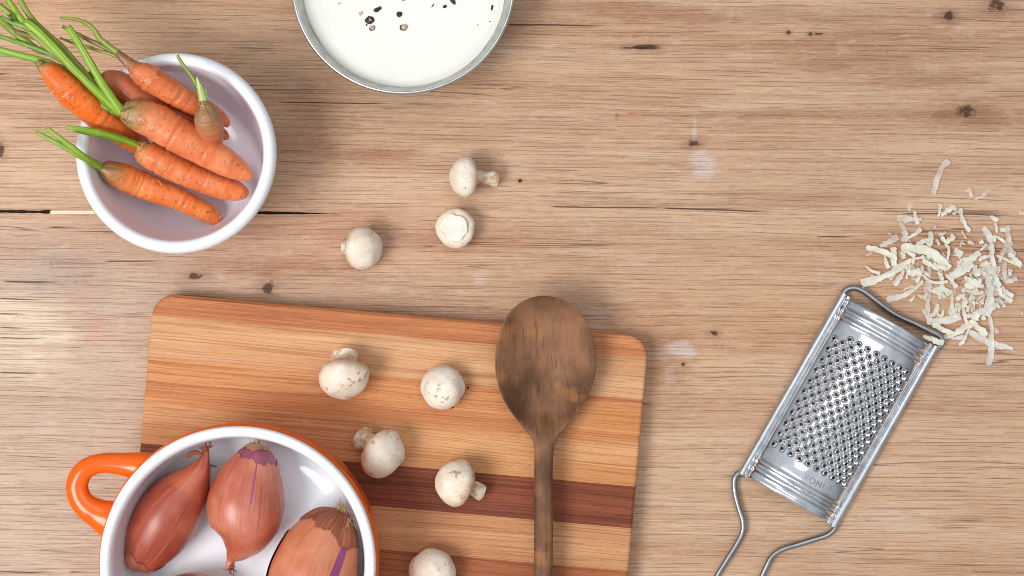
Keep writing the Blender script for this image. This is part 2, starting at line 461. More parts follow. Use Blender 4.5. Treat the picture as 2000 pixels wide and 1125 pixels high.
def build_board():
    tl = P(299.5, 572.5, BZ)
    ang = R(-5.0)
    W = L(972, BZ); Hh = L(775, BZ); rc = L(44, BZ); ch = 0.0022
    root = thing('cutting_board', 'rectangular wooden chopping board glued from pale, orange and dark brown strips', 'cutting board', (tl.x, tl.y, 0))
    root.rotation_euler = (0, 0, ang)
    k = S * (H - BZ) / H
    cuts = [0, 37, 120, 206, 293, 376, 461, 545, 630, 712]
    cuts = [v * k for v in cuts] + [Hh]
    mats = [strip_material('strip_red', RGB(188, 116, 72), RGB(206, 138, 92), RGB(146, 78, 44), 1.0),
            strip_material('strip_pale', RGB(198, 143, 100), RGB(216, 168, 124), RGB(164, 102, 62), 2.0),
            strip_material('strip_orange', RGB(196, 126, 76), RGB(212, 148, 96), RGB(150, 80, 42), 3.0),
            strip_material('strip_straw', RGB(200, 136, 84), RGB(216, 160, 110), RGB(158, 90, 48), 4.0),
            strip_material('strip_mahogany', RGB(122, 60, 38), RGB(148, 78, 50), RGB(72, 32, 20), 5.0),
            strip_material('strip_pale_low', RGB(190, 132, 90), RGB(208, 156, 112), RGB(150, 88, 50), 6.0),
            strip_material('strip_brown', RGB(160, 92, 56), RGB(186, 116, 76), RGB(112, 56, 32), 7.0)]
    order = [0, 1, 2, 3, 4, 5, 6, 1, 2, 3]
    labels = ['reddish narrow strip along the top edge', 'pale streaked strip', 'orange strip', 'straw coloured strip', 'dark mahogany strip', 'pale strip below the dark one', 'brown strip at the bottom of the photo', None, None, None]
    def xl(y, r=rc):
        for (yy) in (y, Hh - y):
            if yy < r:
                return r - math.sqrt(max(r * r - (r - yy) ** 2, 0))
        return 0.0
    for s in range(len(cuts) - 1):
        y0, y1 = cuts[s] + (3e-5 if s else 0), cuts[s + 1] - 3e-5
        ys = []
        if s == 0:
            ys = [y0 + (min(rc, y1) - y0) * (i / 12) ** 2 for i in range(13)]
            if ys[-1] < y1: ys.append(y1)
            extra = 0
        else:
            steps = 8 if (y1 > Hh - rc or y0 < rc) else 2
            ys = [y0 + (y1 - y0) * i / steps for i in range(steps + 1)]
        V = []; F = []
        for y in ys:
            a = xl(y)
            yi = ch * 0.45 + (Hh - 0.9 * ch) * y / Hh
            yj = ch + (Hh - 2 * ch) * y / Hh
            row = [(a, -y, 0.0), (a, -y, BZ - ch), (a * (1 - 0.9 * ch / rc) + ch * 0.3, -yi, BZ - ch * 0.3), (a * (1 - ch / rc) + ch, -yj, BZ)]
            row2 = [(W - q[0], q[1], q[2]) for q in reversed(row)]
            V += row + row2
        n = 8
        for i in range(len(ys) - 1):
            for j in range(n - 1):
                F.append((i * n + j + 1, i * n + j, (i + 1) * n + j, (i + 1) * n + j + 1))
        F.append(tuple(range(n))); F.append(tuple((len(ys) - 1) * n + j for j in reversed(range(n))))
        me = bpy.data.meshes.new('strip'); me.from_pydata(V, [], F); me.materials.append(mats[order[s]].m); me.update()
        o = bpy.data.objects.new('strip', me); COL.objects.link(o); o.parent = root
        if labels[s]: o['label'] = labels[s]
    return root
build_board()

# ------------------------------------------------------------------ ceramic bowl, metal bowl, pot
def glaze(name, col, rough=0.12, warm=None):
    m = Mat(name, rough, 0.5)
    x, y, z = m.coord('Object')
    n = m.noise(m.vec(x * 14, y * 14, z * 14), 1, 3)
    c = m.mix(n.ss(0.35, 0.7) * 0.25, col, warm if warm else tuple(v * 0.94 for v in col[:3]) + (1.0,))
    sp = m.noise(m.vec(x * 380, y * 380, z * 380), 1, 1)
    c = m.mix(sp.ss(0.80, 0.84) * 0.5, c, RGB(120, 112, 110))
    m.color(c)
    m.bump(m.noise(m.vec(x * 60, y * 60, z * 60), 1, 2), 0.0002, 0.35)
    return m
MW = glaze('white_glaze', (0.86, 0.90, 0.96, 1), 0.12)
MWB = glaze('white_bowl_glaze', (0.82, 0.79, 0.86, 1), 0.18)
MO = glaze('orange_enamel', RGB(238, 98, 4), 0.16, RGB(222, 80, 2))
MWR = glaze('white_rim_glaze', (0.84, 0.86, 0.90, 1), 0.12)

def smooth_profile(pts, n=70):
    return [(max(p[0], 0.0), p[1]) for p in cat(pts, n)]
def build_bowl():
    zr = 0.078
    c = P(341.5, 298.5, zr); c0 = Vector((c.x, c.y, 0))
    Ro = L(197.5, zr)
    root = thing('bowl', 'round white ceramic bowl full of carrots at the upper left', 'bowl', c0)
    lip = L(26, zr)
    inner = smooth_profile([(0.0001, .012), (.02, .0122), (.036, .0135), (.050, .021), (.0595, .040), (Ro - lip - .0012, zr - .010), (Ro - lip, zr - .003)], 70)
    rim = smooth_profile([(Ro - lip, zr - .003), (Ro - lip + .0012, zr - .0008), (Ro - lip * .6, zr + .0006), (Ro - lip * .25, zr - .0006), (Ro - .0004, zr - .004), (Ro - .0008, zr - .009), (Ro - .0035, zr - .013)], 30)
    outer = smooth_profile([(Ro - .0035, zr - .013), (.068, .050), (.058, .024), (.046, .008), (.036, .004), (.035, .0)], 40)
    V, F, UV = lathe(outer, 128, c); obj('outer_wall', V, F, MWR, root)
    V, F, UV = lathe(inner, 128, c); obj('inner_wall', V, [f[::-1] for f in F], MWB, root)
    V, F, UV = lathe(rim, 128, c); obj('rim', V, F, MWR, root)
build_bowl()

def metal(name, col, rough, aniso=False, bs=0.3):
    m = Mat(name, rough, 0.5, 1.0)
    x, y, z = m.coord('Object')
    n = m.noise(m.vec(x * 120, y * 120, z * 120), 1, 3)
    c = m.mix(n.ss(0.35, 0.7), col, tuple(v * 0.82 for v in col[:3]) + (1.0,))
    m.color(c)
    m.set('Roughness', n * 0.16 + (rough - 0.06))
    m.bump(m.noise(m.vec(x * 260, y * 260, z * 260), 1, 3), 0.0002, bs)
    return m
MT = metal('tin', (0.60, 0.60, 0.57, 1), 0.42)
def build_milk():
    zr = 0.052
    c = P(787, -35, zr); c0 = Vector((c.x, c.y, 0))
    Ro = L(219.5, zr)
    root = thing('metal_bowl', 'shallow grey metal bowl of cream cut off by the top edge', 'bowl', c0)
    rim = smooth_profile([(Ro - .0030, zr - .001), (Ro - .0022, zr + .0004), (Ro - .0010, zr + .0006), (Ro, zr - .0006), (Ro - .0002, zr - .0022), (Ro - .0016, zr - .0030)], 24)
    inn = smooth_profile([(.0001, .004), (.05, .004), (.066, .008), (.072, .02), (Ro - .009, .036), (Ro - .0030, zr - .001)], 50)
    out = smooth_profile([(Ro - .0016, zr - .003), (Ro - .010, .030), (.070, .010), (.060, .001), (.05, .0)], 40)
    V, F, UV = lathe(out, 128, c); obj('outer_wall', V, F, MT, root)
    V, F, UV = lathe(inn, 128, c); obj('inner_wall', V, [f[::-1] for f in F], MT, root)
    V, F, UV = lathe(rim, 128, c); obj('rim', V, F, metal('tin_rim', (0.72, 0.72, 0.72, 1), 0.3), root)
    # cream
    zm = 0.0385
    m = Mat('cream', 0.16, 0.5)
    x, y, z = m.coord('Object')
    n = m.noise(m.vec(x * 20, y * 20, 0), 1, 3)
    m.color(m.mix(n.ss(0.3, 0.7), (0.80, 0.79, 0.70, 1), (0.84, 0.83, 0.75, 1)))
    m.bump(m.noise(m.vec(x * 45, y * 45, 0), 1, 2), 0.0004, 0.25)
    cm = P(787, -35, zr)
    Rm = Ro - .0075
    prof = [(Rm * (i / 26), zm + (0.0009 if i == 26 else 0.0) - 0.0004 * math.cos(PI * i / 26)) for i in range(27)]
    V, F, UV = lathe(prof, 128, cm)
    V2 = []
    for i, v in enumerate(V):
        d = v - Vector((cm.x, cm.y, v.z)); a = math.atan2(d.y, d.x)
        k = 1 + 0.006 * noise.noise(Vector((math.cos(a) * 4, math.sin(a) * 4, 1))) * (d.length / Rm) ** 6
        V2.append(Vector((cm.x + d.x * k, cm.y + d.y * k, v.z)))
    o = obj('cream', V2, F, m, loc=(cm.x, cm.y, zm - 0.003))
    tag(o, 'pool of white cream filling the grey metal bowl', 'cream')
    # peppercorns
    MBK = Mat('pepper_husk', 0.7, 0.3)
    x, y, z = MBK.coord('Object')
    MBK.color(MBK.mix(MBK.noise(MBK.vec(x * 900, y * 900, z * 900), 1, 2).ss(0.4, 0.7), (0.026, 0.021, 0.022, 1), (0.10, 0.08, 0.075, 1)))
    MBP = Mat('pepper_kernel', 0.7, 0.3)
    x, y, z = MBP.coord('Object')
    MBP.color(MBP.mix(MBP.noise(MBP.vec(x * 700, y * 700, z * 700), 1, 3).ss(0.35, 0.65), RGB(178, 158, 128), RGB(226, 212, 186)))
    def lump(px, py, r, ax, rot, mat, name, parent=None, h=0.5, seed=0, zz=None, jag=0.35):
        z0 = (zz if zz is not None else zm)
        c = P(px, py, z0); rr = L(r, z0)
        V = []; F = []; nu, nv = 12, 7
        for i in range(nv + 1):
            th = PI * i / nv
            for k in range(nu):
                a = 2 * PI * k / nu
                d = Vector((math.sin(th) * math.cos(a), math.sin(th) * math.sin(a), math.cos(th)))
                q = 1 + jag * noise.noise(d * 1.7 + Vector((seed * 3.1, 0, 0)))
                v = Vector((d.x * rr * q, d.y * rr * ax * q, d.z * rr * h * q + rr * h * 0.35))
                v = Matrix.Rotation(rot, 3, 'Z') @ v
                V.append(c + v)
        for i in range(nv):
            for k in range(nu):
                k2 = (k + 1) % nu
                F.append((i * nu + k, (i + 1) * nu + k, (i + 1) * nu + k2, i * nu + k2))
        return obj(name, V, F, mat, parent, loc=None if parent else c, smooth=False)
    G = 'cracked peppercorns on the cream'
    specs = [(736, 19.5, 7, .6, .5, 0, 'dark jagged peppercorn flake above the largest cracked peppercorn'),
             (742, 16, 4, .8, 1.5, 0, 'small dark pepper flake touching the jagged one'),
             (780, 28, 6, .9, .2, 0, 'dark square pepper flake between the two pale peppercorns'),
             (884, 2, 8, .5, -.9, 0, 'dark curved pepper flake at the top edge, right of centre'),
             (869, 13, 4, .8, .2, 0, 'small dark pepper flake below the curved one'),
             (845, 11, 4, .25, 1.0, 0, 'thin black pepper sliver in the middle of the cream'),
             (961, 15, 6, .35, 1.35, 0, 'upright dark pepper sliver near the right rim'),
             (788, -1, 4, .6, 0, 0, 'dark pepper speck cut by the top edge'),
             (716, 49, 2, .8, 0, 0, 'tiny black speck below the largest cracked peppercorn'),
             (957, 42, 2, .7, 0, 0, 'tiny dark speck by the right rim'),
             (933, 49, 3, .7, 1, 1, 'tiny tan pepper crumb right of the logo-free cream centre'),
             (705, 26, 5, .7, 1, 1, 'pale tan pepper shell left of the largest cracked peppercorn'),
             (663, 7, 3, .8, 0, 1, 'lone yellowish pepper crumb at the left of the cream')]
    for i, (px, py, r, ax, rot, pale, lab) in enumerate(specs):
        lab = lab.replace('right of the logo-free cream centre', 'at the lower right of the cream')
        o = lump(px, py, r, ax, rot, MBP if pale else MBK, 'pepper_flake', seed=i + 1, h=0.35 if pale else .5)
        tag(o, lab, 'pepper', G)
    for i, (px, py, r, q, lab) in enumerate(((722, 40, 9, .66, 'largest cracked peppercorn, tan core inside a thick black shell'),
                                             (788, 54, 7.5, .84, 'round cracked peppercorn with pale core, lowest right of the group'),
                                             (727, 55, 6, .8, 'small cracked peppercorn with pale core just below the largest one'))):
        t = thing('peppercorn', lab, 'pepper', P(px, py, zm), G)
        lump(px, py, r, .82, .3, MBK, 'husk', t, .5, 20 + i, jag=.3)
        lump(px + (0.6 if i != 1 else 1.2), py - .6, r * q, .85, .3, MBP, 'kernel', t, .62, 24 + i, zz=zm + 0.0006, jag=.2)
build_milk()

def build_pot():
    zr = 0.098; zf = 0.030
    c = P(463, 1103, zr); cb = Vector((c.x, c.y, BZ))
    Ro = L(272, zr)
    root = thing('casserole_dish', 'round orange casserole dish with white inside, holding shallots, on the board', 'pot', cb)
    lip = L(25, zr)
    outer = smooth_profile([(Ro - .0006, zr - .0038), (Ro + .0009, zr - .007), (Ro + .0005, zr - .02), (Ro - .001, zr - .04), (Ro - .003, .045), (Ro - .008, BZ + .006), (Ro - .013, BZ + .0006), (Ro - .02, BZ + .0003)], 50)
    rim = smooth_profile([(Ro - lip, zr - .006), (Ro - lip + .0012, zr - .0022), (Ro - lip * .62, zr), (Ro - lip * .25, zr - .0004), (Ro - .0008, zr - .0022), (Ro - .0006, zr - .004)], 28)
    inner = smooth_profile([(.0001, zf), (.05, zf), (Ro - lip - .020, zf + .0006), (Ro - lip - .010, zf + .004), (Ro - lip - .0045, zf + .014), (Ro - lip - .001, zr - .03), (Ro - lip, zr - .006)], 70)
    V, F, UV = lathe(outer, 160, c); obj('outer_wall', V, [f[::-1] for f in F], MO, root)
    V, F, UV = lathe(inner, 160, c); obj('inner_wall', V, [f[::-1] for f in F], MW, root)
    V, F, UV = lathe(rim, 160, c); obj('rim', V, [f[::-1] for f in F], MWR, root)
    rows = [(318, 930, 80, 36), (280, 914, 82, 31), (244, 907, 84, 23), (198, 905, 86, 19.5), (166, 917, 87, 20), (151, 944, 87, 21.5), (155, 971, 87, 22.5), (170, 990, 86, 25), (192, 1003, 84, 30), (216, 1014, 82, 38), (246, 1030, 80, 44)]
    V, F, UV = loft(pp(rows), 70, 36, flat=0.72)
    for i, v in enumerate(V):                       # the handle stops inside the thickness of the wall
        d = Vector((v.x - c.x, v.y - c.y)); lim = Ro - lip * 0.55 - 0.12 * max(zr - .02 - v.z, 0)
        if d.length < lim:
            d = d.normalized() * lim; V[i] = Vector((c.x + d.x, c.y + d.y, min(v.z, zr - 0.006)))
    obj('handle', V, F, MO, root)
    # the opposite handle, mirrored through the centre
    V2 = [Vector((2 * c.x - v.x, 2 * c.y - v.y, v.z)) for v in V]
    return root
build_pot()

# ------------------------------------------------------------------ shallots
def shallot_material(name, a, b, dark, purple=None, base=None):
    m = Mat(name, 0.30, 0.5)
    u, v, _ = m.coord('UV')
    x, y, z = m.coord('Object')
    fibre = m.noise(m.vec(u * 46.0, v * 14.0), 1, 4, 0.65)
    fibre2 = m.noise(m.vec(u * 170.0, v * 16.0, 4), 1, 3, 0.65)
    patch = m.noise(m.vec(x * 32, y * 32, z * 32), 1, 3)
    c = m.mix(patch.ss(0.35, 0.68), a, b)
    c = m.mix(fibre.ss(0.5, 0.72) * 0.55, c, dark)
    c = m.mix(fibre2.ss(0.54, 0.68) * 0.45, c, dark)
    c = m.mix(fibre.ss(0.45, 0.25) * 0.35, c, RGB(232, 150, 106))
    if purple:
        for (u0, uw, v0, v1, slope) in purple:
            k = (u - u0 - (v - v0) * slope + (fibre2 - 0.5) * 0.006).abs().ss(uw, uw * 0.8) * v.ss(v0, v0 + 0.001) * v.ss(v1, v1 - 0.006)
            c = m.mix(k, c, RGB(138, 58, 108))
    if base:
        for (bx, by, rx, ry) in base:
            w = P(bx, by, 0.09)
            pass
    m.color(c)
    m.set('Roughness', fibre * 0.25 + 0.28)
    m.set('Coat Weight', 0.35); m.set('Coat Roughness', 0.30)
    m.bump(fibre * 0.7 + fibre2 * 0.4, 0.0006, 0.5)
    return m
def wrinkle(seed, amp=0.02, lobes=5):
    def d(t, a, c, r):
        w = amp * r * (noise.noise(Vector((math.cos(a) * 1.4 + seed, math.sin(a) * 1.4, t * 2.0)))
                       + 0.35 * noise.noise(Vector((math.cos(a) * 6 + seed, math.sin(a) * 6, t * 2.2)))) * 1.6
        neck = 0.10 * r * math.sin(a * lobes + seed) * (1 - sst(0.0, 0.25, min(t, 1 - t)))
        return w + neck
    return d
MR = Mat('dry_root', 0.8, 0.2)
xx, yy, zz = MR.coord('Object')
MR.color(MR.mix(MR.noise(MR.vec(xx * 500, yy * 500, zz * 500), 1, 2), RGB(120, 92, 60), RGB(196, 172, 128)))
MDS = Mat('dry_skin', 0.6, 0.3)
uu, vv, _ = MDS.coord('UV')
f_ = MDS.noise(MDS.vec(uu * 60, vv * 30), 1, 4, 0.7)
MDS.color(MDS.mix(f_.ss(0.35, 0.7), RGB(116, 62, 40), RGB(176, 104, 72)))
MDS.bump(f_, 0.0008, 0.6)
def hairs(name, parent, px, py, z, dirs, n, ln, seed, r=0.00035, mat=None):
    rnd = random.Random(seed)
    V = []; F = []
    for i in range(n):
        a = dirs + rnd.uniform(-1.25, 1.25)
        p = P(px + rnd.uniform(-5, 5), py + rnd.uniform(-4, 4), z + rnd.uniform(-0.004, 0.005))
        pts = []
        l = ln * rnd.uniform(0.4, 1.1)
        cur = a
        q = Vector(p)
        for s in range(6):
            pts.append((q.x, q.y, q.z, r * (1 - 0.13 * s)))
            cur += rnd.uniform(-0.6, 0.6)
            q = q + Vector((math.cos(cur), math.sin(cur), rnd.uniform(-0.5, 0.5))) * (l / 5)
        v, f, _u = loft(pts, 7, 4)
        b = len(V); V += v; F += [tuple(b + k for k in ff) for ff in f]
    return obj(name, V, F, mat or MR, parent, kind=None)
def build_shallots():
    G = 'shallots in the orange casserole dish'
    zf = 30
    # left shallot
    m1 = shallot_material('shallot_skin_red', RGB(158, 66, 44), RGB(190, 96, 64), RGB(98, 32, 26))
    z = zf + 25
    rows = [(403, 876, z + 12, 5), (400, 893, z + 11, 9), (393, 914, z + 9, 19), (377, 940, z + 6, 37), (353, 970, z + 3, 54), (326, 1008, z + 1, 63), (301, 1048, z, 59), (283, 1080, z, 47), (273, 1100, z, 36), (270, 1110, z, 24), (269, 1114, z, 10)]
    t1 = thing('shallot', 'reddish shallot leaning in the left of the dish, dry neck pointing up', 'shallot', P(325, 1005, .030), G)
    V, F, UV = loft(pp(rows), 90, 56, wrinkle(1.3)); obj('bulb', V, F, m1, t1, uv=UV)
    jag = lambda a: 0.865 + 0.02 * math.sin(3 * a + 1) + 0.012 * math.sin(9 * a)
    rows_s = [(x, y, zz_, r + 1.6) for x, y, zz_, r in rows]
    V, F, UV = loft(pp(rows_s), 16, 56, wrinkle(1.3), t0=jag, t1=lambda a: 0.985, caps=False)
    obj('dry_skin', V, F, shallot_material('shallot_skin_end', RGB(170, 88, 60), RGB(196, 112, 78), RGB(112, 50, 36)), t1, uv=UV)
    V, F, UV = loft(pp([(397, 890, z + 14, 3.5), (386, 884, z + 15, 4.5), (376, 885, z + 14, 5), (368, 890, z + 13, 4), (364, 894, z + 13, 2)]), 14, 8, wrinkle(3, .2), flat=.5)
    obj('dry_tip', V, F, MDS, t1, uv=UV)
    hairs('neck_fibres', t1, 402, 879, (z + 14) / 1000, PI / 2, 12, .007, 5, .0008, mat=MDS)
    V, F, UV = loft(pp([(402, 906, z - 5, 2.2), (412, 909, z - 8, 3), (424, 911, z - 10, 1.5)]), 8, 6)
    obj('dry_shred', V, F, MR, t1)
    # middle shallot
    m2 = shallot_material('shallot_skin_copper', RGB(182, 92, 66), RGB(210, 132, 106), RGB(138, 50, 34), purple=[(0.545, 0.0045, 0.010, 0.046, -0.10)])
    m2b = shallot_material('shallot_flesh_purple', RGB(140, 66, 90), RGB(162, 84, 104), RGB(96, 36, 66))
    z = zf + 29.5
    rows = [(500, 866, z, 10), (499, 873, z, 22), (498, 884, z, 34), (495, 906, z, 50), (488, 940, z, 65), (481, 982, z, 75), (478, 1026, z, 68), (473, 1053, z, 50), (463, 1075, z, 28), (453, 1090, z, 12), (450, 1098, z, 8), (449, 1108, z, 9)]
    t2 = thing('shallot', 'plump coppery shallot in the middle, rooty end up and purple layer showing', 'shallot', P(480, 985, .030), G)
    rows_in = [(x, y, zz_, r - 1.5) for x, y, zz_, r in rows]
    V, F, UV = loft(pp(rows_in), 60, 48, wrinkle(4.1)); obj('inner_bulb', V, F, m2b, t2, uv=UV)
    jag2 = lambda a: 0.125 + 0.045 * math.cos(a - 2.6) + 0.010 * math.sin(7 * a) + 0.008 * math.sin(17 * a + 2)
    V, F, UV = loft(pp(rows), 84, 56, wrinkle(4.1), t0=jag2, t1=lambda a: 1.0, caps=False); obj('outer_skin', V, F, m2, t2, uv=UV)
    rows_c = [(x, y, zz_, r + 0.6) for x, y, zz_, r in rows]
    V, F, UV = loft(pp(rows_c), 12, 48, wrinkle(4.1), t0=lambda a: 0.0, t1=lambda a: 0.062 + 0.012 * math.sin(5 * a) + 0.008 * math.sin(13 * a), caps=False)
    obj('root_plate', V, F, shallot_material('shallot_crown', RGB(176, 112, 76), RGB(196, 138, 100), RGB(130, 60, 50)), t2, uv=UV)
    hairs('root_tuft', t2, 500, 868, (z + 12) / 1000, PI / 2, 26, .008, 8)
    hairs('neck_fibres', t2, 451, 1107, z / 1000, -PI / 2, 10, .007, 9, .0007, mat=MDS)
    # right shallot
    m3 = shallot_material('shallot_skin_orange', RGB(194, 106, 68), RGB(214, 140, 104), RGB(148, 66, 34), purple=[(0.615, 0.021, 0.012, 0.12, -0.9)])
    z = zf + 34.5
    rows = [(668, 997, z + 2, 10), (664, 1005, z + 2, 26), (654, 1022, z + 2, 48), (641, 1048, z + 1, 66), (625, 1084, z, 80), (611, 1130, z, 87), (598, 1178, z, 80), (586, 1222, z, 60), (576, 1262, z, 26), (572, 1288, z, 8)]
    t3 = thing('shallot', 'large orange shallot at the right with a brown cap and broad purple stripe', 'shallot', P(612, 1120, .030), G)
    V, F, UV = loft(pp(rows), 90, 64, wrinkle(7.7)); obj('bulb', V, F, m3, t3, uv=UV)
    rows_c = [(x, y, zz_, r + 2.6) for x, y, zz_, r in rows]
    jag3 = lambda a: 0.175 + 0.030 * math.sin(2 * a + 2.4) + 0.014 * math.sin(6 * a + 1) + 0.006 * math.sin(19 * a)
    V, F, UV = loft(pp(rows_c), 26, 64, wrinkle(7.7), t0=lambda a: 0.0, t1=jag3, caps=False)
    obj('brown_cap', V, F, MDS, t3, uv=UV)
    # loose papery flap on the left side
    rows_f = [(x - 2, y + 1, zz_ + 1, r + 1.6) for x, y, zz_, r in rows]
    V, F, UV = loft(pp(rows_f), 24, 64, wrinkle(7.7, .03), t0=lambda a: 0.30 + 0.02 * math.sin(11 * a), t1=lambda a: 0.8, caps=False)
    V2, F2 = V, [f for f in F if 2 <= (f[0] % 64) <= 13 or 57 <= (f[0] % 64) <= 62][:0] or [f for f in F if (f[0] % 64) <= 18 or (f[0] % 64) >= 50]
    used = sorted({i for f in F2 for i in f}); mp = {o_: n_ for n_, o_ in enumerate(used)}
    obj('loose_skin', [V[i] for i in used], [tuple(mp[i] for i in f) for f in F2], shallot_material('shallot_skin_loose', RGB(170, 96, 60), RGB(196, 120, 80), RGB(120, 54, 34)), t3, uv=[UV[i] for i in used])
    hairs('root_tuft', t3, 668, 998, (z + 8) / 1000, PI / 2 - .3, 30, .009, 12)
    hairs('root_strand', t3, 684, 1012, (z + 14) / 1000, -.9, 6, .016, 14)
    # bottom shallot, only its top shows
    z = zf + 27
    rows = [(286, 1172, z, 8), (298, 1176, z, 34), (325, 1182, z, 56), (362, 1187, z, 68), (400, 1190, z, 64), (432, 1194, z, 48), (455, 1198, z, 22), (475, 1202, z, 8)]
    t4 = thing('shallot', 'shallot at the bottom edge of the photo, only its orange top showing', 'shallot', P(365, 1185, .030), G)
    V, F, UV = loft(pp(rows), 60, 48, wrinkle(9.1)); obj('bulb', V, F, shallot_material('shallot_skin_low', RGB(176, 78, 38), RGB(202, 106, 60), RGB(130, 44, 24)), t4, uv=UV)
build_shallots()

# ------------------------------------------------------------------ carrots
def carrot_material(name, a, b, crown, crown_len, brown=0.0):
    m = Mat(name, 0.42, 0.45)
    u, v, _ = m.coord('UV')
    x, y, z = m.coord('Object')
    n = m.noise(m.vec(x * 55, y * 55, z * 55), 1, 4, 0.6)
    band = m.noise(m.vec(u * 3.0, v * 170.0, 2.0), 1, 3, 0.6)
    c = m.mix(n.ss(0.35, 0.68), a, b)
    c = m.mix(band.ss(0.54, 0.70) * 0.45, c, RGB(186, 80, 34))
    scar = m.noise(m.vec(u * 9.0, v * 330.0, 7.0), 1, 1, 0.5)
    gate = m.noise(m.vec(u * 7.0, v * 60.0, 13.0), 1, 1)
    sc = (scar - 0.5).abs().ss(0.022, 0.006) * gate.ss(0.58, 0.66)
    c = m.mix(sc * 0.75, c, RGB(246, 196, 148))
    raw = m.noise(m.vec(x * 95, y * 95, z * 95 + 5), 1, 4, 0.7)
    c = m.mix(raw.ss(0.60, 0.68) * 0.4, c, RGB(232, 92, 14))
    spot = m.noise(m.vec(x * 420, y * 420, z * 420), 1, 1)
    c = m.mix(spot.ss(0.66, 0.72) * 0.6, c, RGB(122, 62, 36))
    if brown: c = m.mix(n.ss(0.3, 0.6) * brown, c, RGB(170, 98, 66))
    k = (v + (n - 0.5) * 0.012).ss(crown_len, crown_len * 0.25)
    c = m.mix(k * 0.75, c, crown)
    dirt = (v + (n - 0.5) * 0.008).ss(crown_len * 0.55, crown_len * 0.1) * m.noise(m.vec(u * 22.0, v * 90.0), 1, 3).ss(0.42, 0.62)
    c = m.mix(dirt * 0.8, c, RGB(82, 74, 58))
    m.color(c)
    m.set('Subsurface Weight', 0.12); m.set('Subsurface Radius', (0.006, 0.002, 0.001)); m.set('Subsurface Scale', 0.4)
    m.set('Roughness', n * 0.25 + 0.30)
    m.bump(n * 0.5 - band * 0.6 + sc * 0.8 - raw.ss(0.60, 0.66) * 0.4, 0.0013, 0.7)
    return m
def carrot_disp(seed, rings, knob=0.05):
    rnd = random.Random(seed)
    rs = [(rnd.uniform(0.06, 0.97), rnd.uniform(0, 2 * PI), rnd.uniform(0.010, 0.022), rnd.uniform(0.3, 1.0)) for _ in range(rings)]
    def d(t, a, c, r):
        v = knob * r * 1.3 * noise.noise(Vector((math.cos(a) * 0.9 + seed * 3, math.sin(a) * 0.9, t * 6)))
        v += 0.035 * r * noise.noise(Vector((math.cos(a) * 3 + seed, math.sin(a) * 3, t * 22)))
        for rt, ra, rw, rd in rs:
            q = (t - rt - 0.008 * math.sin(a - ra)) / rw
            if abs(q) < 3: v -= 0.095 * r * rd * math.exp(-q * q * 2.5) * max(0, math.cos((a - ra) * 0.5)) ** 1.2
            q2 = q - 1.2
            if abs(q2) < 3: v += 0.03 * r * rd * math.exp(-q2 * q2)
        return v
    return d
def stem_material(name, a, b, c2=None):
    m = Mat(name, 0.4, 0.45)
    u, v, _ = m.coord('UV')
    f = m.noise(m.vec(u * 16.0, v * 14.0), 1, 3, 0.6)
    rib = (u * (2 * PI * 7)).sin()
    p = m.noise(m.vec(u * 3.0, v * 60.0, 5), 1, 3, 0.6)
    c = m.mix(f.ss(0.35, 0.65), a, b)
    c = m.mix(p.ss(0.50, 0.70) * 0.6, c, c2 or RGB(164, 172, 70))
    c = m.mix(rib.ss(0.3, 1.0) * 0.35, c, RGB(86, 116, 30))
    m.color(c); m.set('Subsurface Weight', 0.1); m.set('Subsurface Radius', (0.002, 0.003, 0.001)); m.set('Subsurface Scale', 0.5)
    m.bump(f, 0.0006, 0.5)
    return m
